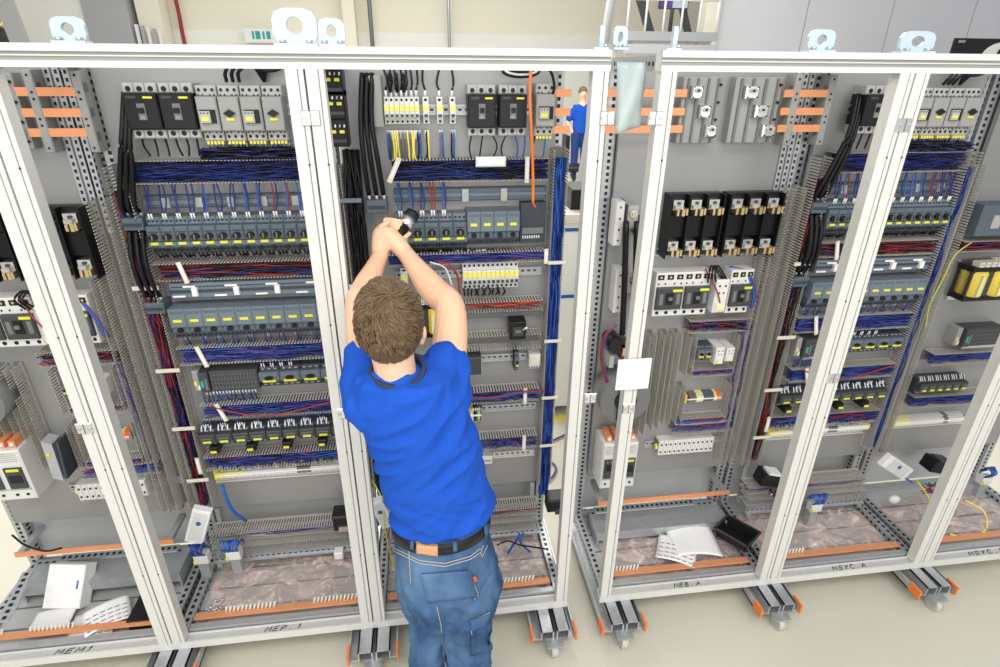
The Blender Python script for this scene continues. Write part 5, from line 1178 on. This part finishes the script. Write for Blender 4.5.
def curved_sheet(cx, cy, z, w, d, a, label, bow=.02, name='paper_sheet', m='paper', t=.0025, marks=0, pat=None):
    n = 10; vs = []; fs = []
    for j in range(n+1):
        for i in range(n+1):
            u = i/n-.5; v = j/n-.5; zz = bow*(1-4*u*u)*.6+bow*.4*(v+.5)**2
            x = u*w; y = v*d; vs.append((cx+x*math.cos(a)-y*math.sin(a), cy+x*math.sin(a)+y*math.cos(a), z+zz))
    for j in range(n):
        for i in range(n): q = j*(n+1)+i; fs.append((q, q+1, q+n+2, q+n+1))
    b = MB(); b.add(vs, fs, m, True)
    if marks:
        for k in range(marks):
            u = -.38+.76*(k % 6)/5; v = -.4+.18*(k//6); zz = bow*(1-4*u*u)*.6+bow*.4*(v+.5)**2+.002; x = u*w; y = v*d
            b.obox((cx+x*math.cos(a)-y*math.sin(a), cy+x*math.sin(a)+y*math.cos(a), z+zz), (.009*math.cos(a), .009*math.sin(a), 0), (-.0007*math.sin(a), .0007*math.cos(a), 0), (0, 0, .0008), 'mid_grey')
    o = b.build(name); md = o.modifiers.new('s', 'SOLIDIFY'); md.thickness = t; md.offset = 0
    return props(o, label, 'paper')
c = P(693, 545, .22); curved_sheet(c.x, .225, FZ+.052, .23, .18, -.12, 'topmost white paper sheet left of the black crate', .03)
c = P(675, 552, .2); curved_sheet(c.x, .19, FZ+.042, .18, .15, -.5, 'printed paper sheet under the white one beside the black crate', .02, marks=24)
c = P(99, 600, .15); curved_sheet(c.x, .16, FZ+.03, .17, .13, .5, 'printed paper leaflet on the base of the leftmost cabinet', .02, marks=24)
c = P(86, 612, .12); curved_sheet(c.x, .13, FZ+.02, .17, .13, .15, 'plastic sleeve with papers under the printed leaflet', .01, m='device_white', marks=6)
c = P(36, 598, .15); curved_sheet(c.x, .17, FZ+.02, .15, .12, .1, 'blank white sheet left of the printed leaflet', .006, t=.006)
r = empty('white_housing', (P(60, 572, .28).x, .30, FZ+.085), 'white box cover tilted on the base of the leftmost cabinet', 'cover'); r.rotation_euler = (math.radians(-38), 0, math.radians(-8))
b = MB(); b.cbox(-.08, .08, -.035, .035, -.09, .09, 'white', .004); b.build('shell', r)
b = MB(); b.box(.055, .061, -.037, -.035, -.01, .025, 'blue_bright'); b.build('blue_sticker', r)
b = MB(); c = P(125, 600, .1); b.cbox(c.x-.03, c.x+.06, .10, .3, FZ, FZ+.05, 'dark', .003); props(b.build('black_tray'), 'black tray half hidden behind the post of the leftmost cabinet', 'tray')
# screws spilled in bags: small parts
for k in range(14):
    c = P(22+k*2.3+random.uniform(-2, 2), 628-k*5.2, .10); 
# perforated floor strips
def perf_floor(p, q, label, w=.02):
    b = MB(); p = Vector(p); q = Vector(q); wv = (q-p).normalized().cross(Vector((0, 0, 1)))*w; L = (q-p).length; n = int(L/.026)
    perf_strip(b, p, q, n, wv, (0, 0, .004)); return props(b.build('perforated_strip'), label, 'steel strip', 'loose perforated strips')
perf_floor(P(3, 622, .08)+Vector((0, 0, .0)), P(28, 572, .3), 'perforated steel strip at the left edge of the leftmost cabinet floor')
perf_floor((P4+.09, .42, .275), (S5-.2, .42, .275), 'perforated strip across the rear floor of the fourth cabinet')
perf_floor((S1-.6, .42, .275), (S1-.1, .42, .275), 'perforated strip across the rear floor of the leftmost cabinet')
b = MB()
for k in range(26):
    x = S1+.10+random.uniform(-.02, .05)+.0; y = .12+random.uniform(0, .08); b.cyl((x, y, FZ+.005), (x+.004, y+.01, FZ+.012), .006, 'steel', 8)
props(b.build('loose_screws'), 'bag of loose screws in the front left corner of the second cabinet', 'screws', kind='stuff')
b = MB()
for k in range(40):
    x = P4+.10+random.uniform(-.01, .10); y = .12+random.uniform(0, .03); b.cyl((x, y, FZ+.05), (x+.004, y+.01, FZ+.058), .005, 'steel', 8)
# ------------------------------------------------------------------ the man
exec_man = True
def skinmesh(b, name, parent, voxel, smooth=4, fac=.5, mat_=None, disp=None):
    o = b.build(name, parent); md = o.modifiers.new('r', 'REMESH'); md.mode = 'VOXEL'; md.voxel_size = voxel; md.use_smooth_shade = True
    md = o.modifiers.new('s', 'SMOOTH'); md.iterations = smooth; md.factor = fac
    if disp:
        tx = bpy.data.textures.new(name+'_fold', 'CLOUDS'); tx.noise_scale = disp[0]; tx.noise_depth = 2
        md = o.modifiers.new('d', 'DISPLACE'); md.texture = tx; md.strength = disp[1]; md.mid_level = .5; md.texture_coords = 'LOCAL'
    return o
def limb(b, pts, rs, m, n=16, k=5):
    """tapering limb through the points, radii along it"""
    P_ = catmull(pts, k); R_ = []
    seg = len(pts)-1
    for i in range(len(P_)):
        t = i/k; j = min(int(t), seg-1); f = t-j; f = f*f*(3-2*f); R_.append(rs[j]*(1-f)+rs[j+1]*f)
    b.tube(P_, 0, m, n, R_); b.ball(P_[0], rs[0], m, n, 8); b.ball(P_[-1], rs[-1], m, n, 8)
V = Vector
MY = -.36
man = empty('person', (.0, MY, 0), 'person in blue t-shirt and jeans seen from behind, arms raised to a device', 'person')
bpy.context.view_layer.update()
man_inv = man.matrix_world.inverted()
def mp(o): o.matrix_parent_inverse = man_inv; return o
LS, RS = V((-.165, -.35, 1.475)), V((.018, -.36, 1.47))
LE, RE = V((-.205, -.10, 1.655)), V((.066, -.105, 1.635))
LW, RW = V((-.150, .135, 1.735)), V((-.066, .145, 1.735))
# skin: neck, head, arms, hands in one continuous mesh
b = MB(); sk = 'skin'
hc = V((-.102, -.352, 1.696))
b.ball(hc+V((0, .0, .012)), (.072, .090, .098), sk, 24, 16)          # skull
b.ball(hc+V((0, .040, -.050)), (.054, .058, .062), sk, 20, 12)        # jaw
b.ball(hc+V((0, .088, -.084)), (.022, .016, .016), sk, 12, 8)         # chin
limb(b, [hc+V((0, .086, .012)), hc+V((0, .102, -.016)), hc+V((0, .098, -.028))], [.007, .012, .011], sk, 10)  # nose
b.ball(hc+V((0, .094, -.052)), (.022, .010, .008), sk, 12, 8)         # lips
b.ball(hc+V((0, .078, .020)), (.052, .016, .010), sk, 12, 8)          # brow
limb(b, [V((-.085, -.385, 1.46)), V((-.092, -.375, 1.55)), hc+V((0, -.012, -.05))], [.072, .054, .056], sk, 20)
for s in (-1, 1):
    e = hc+V((s*.080, -.006, -.026)); b.ball(e, (.013, .017, .031), sk, 12, 8); b.ball(e+V((s*.008, -.008, .008)), (.007, .015, .020), sk, 12, 8)
limb(b, [V((-.11, -.36, 1.43)), LS, (LS+LE)/2+V((-.006, 0, -.006)), LE, LE*.65+LW*.35+V((-.006, 0, -.006)), LW], [.06, .056, .046, .041, .041, .026], sk)
limb(b, [V((-.04, -.365, 1.43)), RS, (RS+RE)/2+V((.010, 0, -.012)), RE, RE*.65+RW*.35+V((0, 0, -.008)), RW], [.06, .060, .054, .047, .046, .028], sk)
# hand tool axis
T0 = P(397, 238, .19); T1 = P(413, 213.5, .26); TD = (T1-T0).normalized()
def finger(pts, r0=.0084): limb(b, pts, [r0*(1-.10*i) for i in range(len(pts))], sk, 10, 4)
def on_tool(t, ang, R=.026):
    a = TD.cross(V((0, 0, 1))).normalized(); c_ = TD.cross(a).normalized()
    return T0+TD*t+(a*math.cos(ang)+c_*math.sin(ang))*R
# right hand: palm runs from the wrist to the left side of the tool, fingers curl over its top
pc = P(389, 236, .185)
b.ball((RW+pc)/2, (.030, .036, .026), sk, 16, 10); b.ball(pc, (.036, .034, .030), sk, 16, 10); limb(b, [RW, (RW+pc)/2+V((0, 0, .004)), pc], [.028, .031, .032], sk)
kn = [P(385+.4*i, 220.5+3.2*i, .205+.002*i) for i in range(4)]
for i in range(4):
    L_ = (.030, .034, .032, .026)[i]; t = .040-.0155*i
    q0 = kn[i]; q1 = T0+TD*t+V((-.024, .006, .018+.002*(3-i))); q2 = T0+TD*t+V((.004, .004, .030)); q3 = T0+TD*t+V((.025, .012, .008)); 
    finger([pc+(q0-pc)*.4, q0, (q0+q1)/2+V((0, 0, .006)), q1*.4+q2*.6, q2*.3+q3*.7+V((0, 0, .004))])
finger([pc+V((.012, -.006, -.020)), T0+V((-.004, -.018, -.012)), T0+TD*.022+V((.012, -.024, -.012)), T0+TD*.04+V((.022, -.014, -.012))], .0105)   # thumb under the tool
# left hand, cupped round the other one from the left
pl = P(381, 236, .20)
limb(b, [LW, (LW+pl)/2, pl], [.027, .030, .030], sk); b.ball(pl, (.028, .034, .036), sk, 16, 10)
for i in range(4):
    z_ = .030-.014*i
    finger([pl+V((-.006, .010, z_*.8)), pl+V((.004, .030, z_)), pl+V((.030, .040, z_+.004)), pl+V((.052, .036, z_)), pl+V((.060, .024, z_-.004))])
finger([pl+V((0, -.010, .014)), pl+V((.004, -.018, .034)), pl+V((.020, -.020, .046)), pl+V((.034, -.012, .052))], .010)
mp(skinmesh(b, 'body', man, .003, 3))
# t-shirt
b = MB(); sh = 'shirt'
ring = []
def tr(pl_, pr_, py, Yc, ry, k=1):
    a = P(pl_, py, MY); e = P(pr_, py, MY); c_ = (a+e)/2; ring.append(((c_.x, Yc, c_.z), ((e.x-a.x)/2*k, 0, 0), (0, ry, 0)))
tr(391, 492, 513, -.350, .120); tr(389, 491, 502, -.350, .119); tr(384, 487, 488, -.350, .116); tr(378, 482, 466, -.352, .114); tr(369, 476, 440, -.355, .115); tr(360, 469, 415, -.358, .118); tr(354, 463, 392, -.36, .118)
tr(356, 458, 372, -.36, .105)
b.loft(ring, sh, 40)
b.loft([(V((-.078, -.362, 1.49)), (.142, 0, 0), (0, .098, 0)), (V((-.082, -.365, 1.535)), (.112, 0, 0), (0, .080, 0)), (V((-.088, -.368, 1.565)), (.070, 0, 0), (0, .064, 0)), (V((-.090, -.368, 1.575)), (.060, 0, 0), (0, .058, 0))], sh, 32)
SL = LS+(LE-LS)*.42; SR = RS+(RE-RS)*.34
limb(b, [V((-.10, -.36, 1.44)), LS+V((-.004, -.005, -.012)), SL], [.072, .070, .061], sh); limb(b, [V((-.05, -.365, 1.44)), RS+V((.006, -.008, -.012)), SR+V((.006, 0, 0))], [.075, .074, .067], sh)
b.v = [tuple(v) for v in b.v]
for i, v in enumerate(b.v):   # hem lifts towards the right hip, as in the photo
    x, y, z = v
    if z < 1.15: f_ = min(1, (1.15-z)/.12); b.v[i] = (x+(.010*f_ if x > .08 else 0), y-(.006*f_), z+f_*(.030*max(0, min(1, (x-.03)/.12))-.030*max(0, min(1, (.03-x)/.16))))
from mathutils import noise as NZ
shirt = skinmesh(b, 't_shirt', man, .006, 6)
# folds: long soft ridges radiating from the shoulders, and cross folds at the waist
dg = bpy.context.evaluated_depsgraph_get(); dg.update()
me = bpy.data.meshes.new_from_object(shirt.evaluated_get(dg)); shirt.modifiers.clear(); old = shirt.data; shirt.data = me
for p_ in me.polygons: p_.use_smooth = True
import numpy as np
nrm = [v.normal.copy() for v in me.vertices]
for v, n_ in zip(me.vertices, nrm):
    x, y, z = v.co; w_ = max(0, min(1, (1.50-z)/.25))
    f1 = NZ.noise(V((x*5+z*4.5, y*4, z*13-x*11)))            # diagonal pull folds
    f2 = NZ.noise(V((x*4, y*4, z*26+x*9)))*max(0, min(1, (1.22-z)/.15))  # horizontal folds low down
    f3 = NZ.noise(V((x*16-z*5, y*10, z*4)))*max(0, min(1, (z-1.22)/.15))
    v.co += n_*(.026*(-abs(f1)+.25)+.020*(-abs(f2)+.2)+.013*(-abs(f3)+.2))
mp(shirt)
b = MB(); pts = [V((-.089+.067*math.cos(a), -.370+.066*math.sin(a)-.004*0, 1.573+.012*math.sin(a)+(.0 if math.sin(a) > 0 else .006*math.sin(a)))) for a in [k*2*math.pi/28 for k in range(29)]]
vs = []; fs = []
for i, p_ in enumerate(pts[:-1]):
    d_ = (p_-V((-.089, -.370, p_.z))).normalized()
    vs += [p_+d_*.013+V((0, 0, -.016)), p_+d_*.007+V((0, 0, .012)), p_-d_*.003+V((0, 0, .012)), p_-d_*.002+V((0, 0, -.014))]
n_ = 28
for i in range(n_):
    for k in range(4): j = (i+1) % n_; fs.append((i*4+k, j*4+k, j*4+(k+1) % 4, i*4+(k+1) % 4))
b.add(vs, fs, 'collar', True); b.build('collar', shirt)
# jeans
b = MB(); jn = 'denim'; ring = []
tr(393, 488, 518, -.350, .112); tr(393, 489, 535, -.350, .116); tr(396, 498, 566, -.352, .130); tr(400, 503, 584, -.352, .135)
tr(404, 500, 604, -.350, .125)
b.loft(ring, jn, 40)
KL, KR = V((-.058, -.275, .50)), V((.082, -.335, .50))
limb(b, [V((-.055, -.335, .80)), V((-.060, -.315, .68)), KL, V((-.07, -.31, .30)), V((-.085, -.33, .075))], [.098, .092, .070, .068, .062], jn, 20)
limb(b, [V((.083, -.350, .80)), V((.086, -.350, .68)), KR, V((.085, -.36, .30)), V((.095, -.38, .075))], [.108, .104, .086, .078, .066], jn, 20)
jeans = skinmesh(b, 'jeans', man, .006, 5)
dg.update(); me = bpy.data.meshes.new_from_object(jeans.evaluated_get(dg)); jeans.modifiers.clear(); jeans.data = me
for p_ in me.polygons: p_.use_smooth = True
nrm = [v.normal.copy() for v in me.vertices]
for v, n_ in zip(me.vertices, nrm):
    x, y, z = v.co; w_ = max(0, min(1, (.93-z)/.1))
    v.co += n_*w_*(.019*(-abs(NZ.noise(V((x*8, y*8, z*15+x*9))))+.2)+.010*NZ.noise(V((x*9, y*9, z*4)))+.010*(-abs(NZ.noise(V((x*14, y*12, z*24-x*10))))+.2))
mp(jeans)
bpy.context.view_layer.update()
bvh = BVHTree.FromPolygons([v.co for v in me.vertices], [p_.vertices for p_ in me.polygons])
WITH_BELT = False
def on_jeans(px, py, off=.002):
    d_ = (P(px, py, -.3)-CAM).normalized(); h, n_, i_, dist = bvh.ray_cast(CAM, d_)
    if WITH_BELT:
        h2, n2, i2, dist2 = bvb.ray_cast(CAM, d_)
        if h2 is not None and (h is None or dist2 < dist): h, n_ = h2, (n2 if n2.dot(d_) < 0 else -n2)
    return h+n_*off if h is not None else P(px, py, -.46)
def seam(pts, r=.0016, name='stitching', m='stitch', closed=False):
    b = MB(); q = []
    for (a, c_), (e, f_) in zip(pts[:-1], pts[1:]):
        for k in range(6): q.append((a+(e-a)*k/6, c_+(f_-c_)*k/6))
    q.append(pts[-1]); b.tube([on_jeans(*p_) for p_ in q], r, m, 5); return b.build(name, jeans)
def patch(poly, m, name, off=.004, n=8):
    """cloth patch laid on the jeans; poly = four corners"""
    b = MB(); vs = []; fs = []
    for j in range(n+1):
        for i in range(n+1):
            u, v_ = i/n, j/n; A, B_, C_, D_ = [V(p_).to_3d() if False else V((p_[0], p_[1], 0)) for p_ in poly]
            q = (A*(1-u)+B_*u)*(1-v_)+(D_*(1-u)+C_*u)*v_; vs.append(on_jeans(q.x, q.y, off))
    for j in range(n):
        for i in range(n): a = j*(n+1)+i; fs.append((a, a+1, a+n+2, a+n+1))
    b.add(vs, fs, m, True); o = b.build(name, jeans); md = o.modifiers.new('s', 'SOLIDIFY'); md.thickness = .003; md.offset = -1; return o
# belt and trim
b = MB(); vs = []; fs = []; n_ = 48
for i in range(n_):
    a = 2*math.pi*i/n_; d_ = V((math.cos(a), math.sin(a), 0)); o_ = V((.0, -.350, 1.018)); 
    h, nn, ii, ds = bvh.ray_cast(o_+d_*.5, -d_)
    rr = (h-o_).length+.004 if h is not None else .15
    for dr, dz in ((.001, -.019), (.005, -.017), (.005, .017), (.001, .019)): vs.append(o_+d_*(rr+dr)+V((0, 0, dz)))
for i in range(n_):
    j = (i+1) % n_
    for k in range(3): fs.append((i*4+k, j*4+k, j*4+k+1, i*4+k+1))
b.add(vs, fs, 'dark', True); belt = mp(b.build('belt', man))
bvb = BVHTree.FromPolygons([V(v) for v in vs], fs)
JR = [jeans]
WITH_BELT = True
patch([(417, 540), (438, 543), (438, 555), (417, 552)], 'leather', 'leather_patch', .004)
for (p0, p1, p2, p3) in (((452, 538), (456, 537), (457, 550), (453, 551)), ((483, 524), (487, 522), (487, 536), (484, 538)), ((411, 536), (414, 537), (414, 549), (411, 548))): patch([p0, p1, p2, p3], 'denim', 'belt_loop', .003, 3)
WITH_BELT = False
seam([(395, 548), (420, 560), (445, 563), (470, 556), (480, 548)]); seam([(395, 551), (420, 563), (445, 566), (470, 559), (482, 551)])
patch([(421, 573), (470, 569), (476, 596), (428, 602)], 'denim', 'back_pocket', .005)
seam([(420, 573), (428, 579), (445, 581), (458, 577), (470, 569), (474, 585), (478, 594), (474, 599)], .0013); seam([(421, 577), (430, 582), (446, 584), (459, 580), (468, 574)], .0013)
patch([(472, 575), (475, 575), (476, 580), (473, 580)], 'orange_red', 'red_tag', .008, 2)
seam([(409, 545), (410, 565), (411, 583)]); seam([(487, 545), (482, 557), (480, 552), (483, 545)], .0012)
patch([(470, 620), (490, 612), (491, 650), (471, 655)], 'denim', 'leg_pocket', .004); seam([(470, 621), (490, 612)], .0018); seam([(471, 623), (472, 640), (472, 655)], .0013)
seam([(437, 606), (441, 625), (443, 645), (444, 664)], .0012)
# shoes
for s, (x, y) in ((0, (-.085, -.33)), (1, (.098, -.38))):
    b = MB(); b.loft([(V((x, y-.075, .03)), (.030, 0, 0), (0, 0, .028)), (V((x, y-.04, .045)), (.042, 0, 0), (0, 0, .043)), (V((x, y+.03, .048)), (.044, 0, 0), (0, 0, .046)), (V((x, y+.11, .034)), (.050, 0, 0), (0, 0, .032)), (V((x, y+.17, .026)), (.044, 0, 0), (0, 0, .024)), (V((x, y+.20, .02)), (.02, 0, 0), (0, 0, .016))], 'dark', 20); mp(b.build('shoe', man))
# hair: a cap with tousled locks following the crown whorl
b = MB(); hv = []; N1, N2 = 44, 30; keep = {}
hr = V((.083, .101, .112)); ho = hc+V((0, -.005, .014))
def hair_in(d):   # which directions from the head centre carry hair
    if d.z > .62: return True
    if d.y > .35: return d.z > .45
    if d.y > .0: return d.z > .02+.9*d.y
    return d.z > -.90+.55*max(0, d.y+.5)
hp = lambda d: ho+V((d.x*hr.x, d.y*hr.y, d.z*hr.z*(1.0 if d.z > -.1 else 1.0)))
vs = []; fs = []; idx = {}
for j in range(N2+1):
    for i in range(N1):
        a = math.pi*j/N2; c_ = 2*math.pi*i/N1; d = V((math.sin(a)*math.cos(c_), math.sin(a)*math.sin(c_), math.cos(a)))
        n1 = NZ.noise(d*6)*.004+NZ.noise(d*16)*.004
        idx[(j, i)] = len(vs); vs.append(ho+V((d.x*(hr.x+n1), d.y*(hr.y+n1), d.z*(hr.z+n1)))); keep[(j, i)] = hair_in(d)
for j in range(N2):
    for i in range(N1):
        k = (i+1) % N1
        if all(keep[q] for q in ((j, i), (j+1, i), (j+1, k), (j, k))): fs.append((idx[(j, i)], idx[(j+1, i)], idx[(j+1, k)], idx[(j, k)]))
b.add(vs, fs, 'hair', True)
rnd = random.Random(3); crown = V((.15, -.55, .82)).normalized()
for q in range(5200):
    d = V((rnd.gauss(0, 1), rnd.gauss(0, 1), rnd.gauss(0, 1))).normalized()
    if not hair_in(d): continue
    away = (d-crown); tdir = (away-d*away.dot(d)); tdir = tdir.normalized() if tdir.length > .05 else V((1, 0, 0))
    sw = d.cross(tdir); m1 = NZ.noise(d*4+V((3, 1, 2))); tdir = (tdir+sw*(.55+1.6*m1)).normalized()
    p0 = hp(d); nn = V((d.x/hr.x, d.y/hr.y, d.z/hr.z)).normalized(); L_ = .012+.010*rnd.random()
    if d.z < -.35: L_ *= .55
    lift = .35+.5*max(0, NZ.noise(d*7))
    p1 = p0+tdir*L_*.5+nn*L_*lift*.7; p2 = p0+tdir*L_*1.05+nn*L_*lift*.55
    b.tube([p0, p1, p2], 0, 'hair', 3, [.0022, .0017, .0004], caps=False)
hair = mp(b.build('hair', man))
for s in (-1, 1):
    b = MB(); e = hc+V((s*.027, .084, .004)); b.ball(e, .011, 'white', 12, 8); b.ball(e+V((0, .0085, 0)), .005, 'trousers_blue', 10, 6); mp(b.build('eye', man))
# tool in the hands
r = empty('hand_tool', T0, 'black and silver tubular hand tool held up in the man\'s hands', 'tool')
dq = TD.to_track_quat('Z', 'Y'); r.rotation_mode = 'QUATERNION'; r.rotation_quaternion = dq; LT = (T1-T0).length
b = MB(); b.cyl((0, 0, -.02), (0, 0, LT*.45), .0175, 'dark', 20); b.build('grip', r)
b = MB(); b.cyl((0, 0, LT*.45), (0, 0, LT*.82), .023, 'steel', 24); b.build('collar', r)
b = MB(); b.cyl((0, 0, LT*.82), (0, 0, LT), .0255, 'dark', 24); b.cyl((0, 0, LT), (0, 0, LT+.001), .020, 'mid_grey', 20); b.build('head', r)

# ------------------------------------------------------------------ the far person in blue
Y = 11.; a = P(578, 172, Y); fx = a.x; fm = empty('person', (fx, Y, 0), 'person in blue t-shirt and dark trousers standing far back in the gap', 'person'); fm.scale = (1.06, 1.06, 1.06)
sc = 1.0; b = MB()
b.ball((0, 0, 1.66), (.08, .095, .115), 'skin', 16, 12); limb(b, [(0, 0, 1.42), (0, 0, 1.56)], [.06, .055], 'skin', 12)
limb(b, [(-.18, 0, 1.40), (-.27, .03, 1.15), (-.2, -.06, .97)], [.05, .042, .032], 'skin', 12); limb(b, [(.18, 0, 1.40), (.25, 0, 1.14), (.18, -.12, 1.02)], [.05, .042, .032], 'skin', 12); limb(b, [(0, 0, 1.42), (0, 0, 1.0)], [.1, .12], 'skin', 12)
b.ball((0, -.095, 1.65), (.012, .018, .018), 'skin', 8, 6)
for s in (-.2, .18): b.ball((s, -.09, .96), (.03, .035, .05), 'skin', 8, 6)
skinmesh(b, 'body', fm, .015, 3)
b = MB(); b.loft([(V((0, 0, .92)), (.17, 0, 0), (0, .12, 0)), (V((0, 0, 1.15)), (.17, 0, 0), (0, .125, 0)), (V((0, 0, 1.38)), (.20, 0, 0), (0, .12, 0)), (V((0, 0, 1.47)), (.10, 0, 0), (0, .08, 0))], 'shirt', 20)
limb(b, [(-.15, 0, 1.39), (-.25, .02, 1.20)], [.075, .065], 'shirt', 12); limb(b, [(.15, 0, 1.39), (.24, 0, 1.20)], [.075, .065], 'shirt', 12); skinmesh(b, 't_shirt', fm, .015, 3)
b = MB(); limb(b, [(-.09, 0, .92), (-.10, 0, .5), (-.10, 0, .08)], [.11, .08, .065], 'trousers_blue', 14); limb(b, [(.09, 0, .92), (.10, 0, .5), (.10, 0, .08)], [.11, .08, .065], 'trousers_blue', 14); skinmesh(b, 'trousers', fm, .015, 3)
b = MB(); b.ball((0, .015, 1.70), (.087, .10, .10), 'hair', 16, 12); b.build('hair', fm)
for s in (-.1, .1): b = MB(); b.ball((s, -.04, .045), (.05, .13, .045), 'dark', 12, 8); b.build('shoe', fm)
bpy.context.view_layer.update()
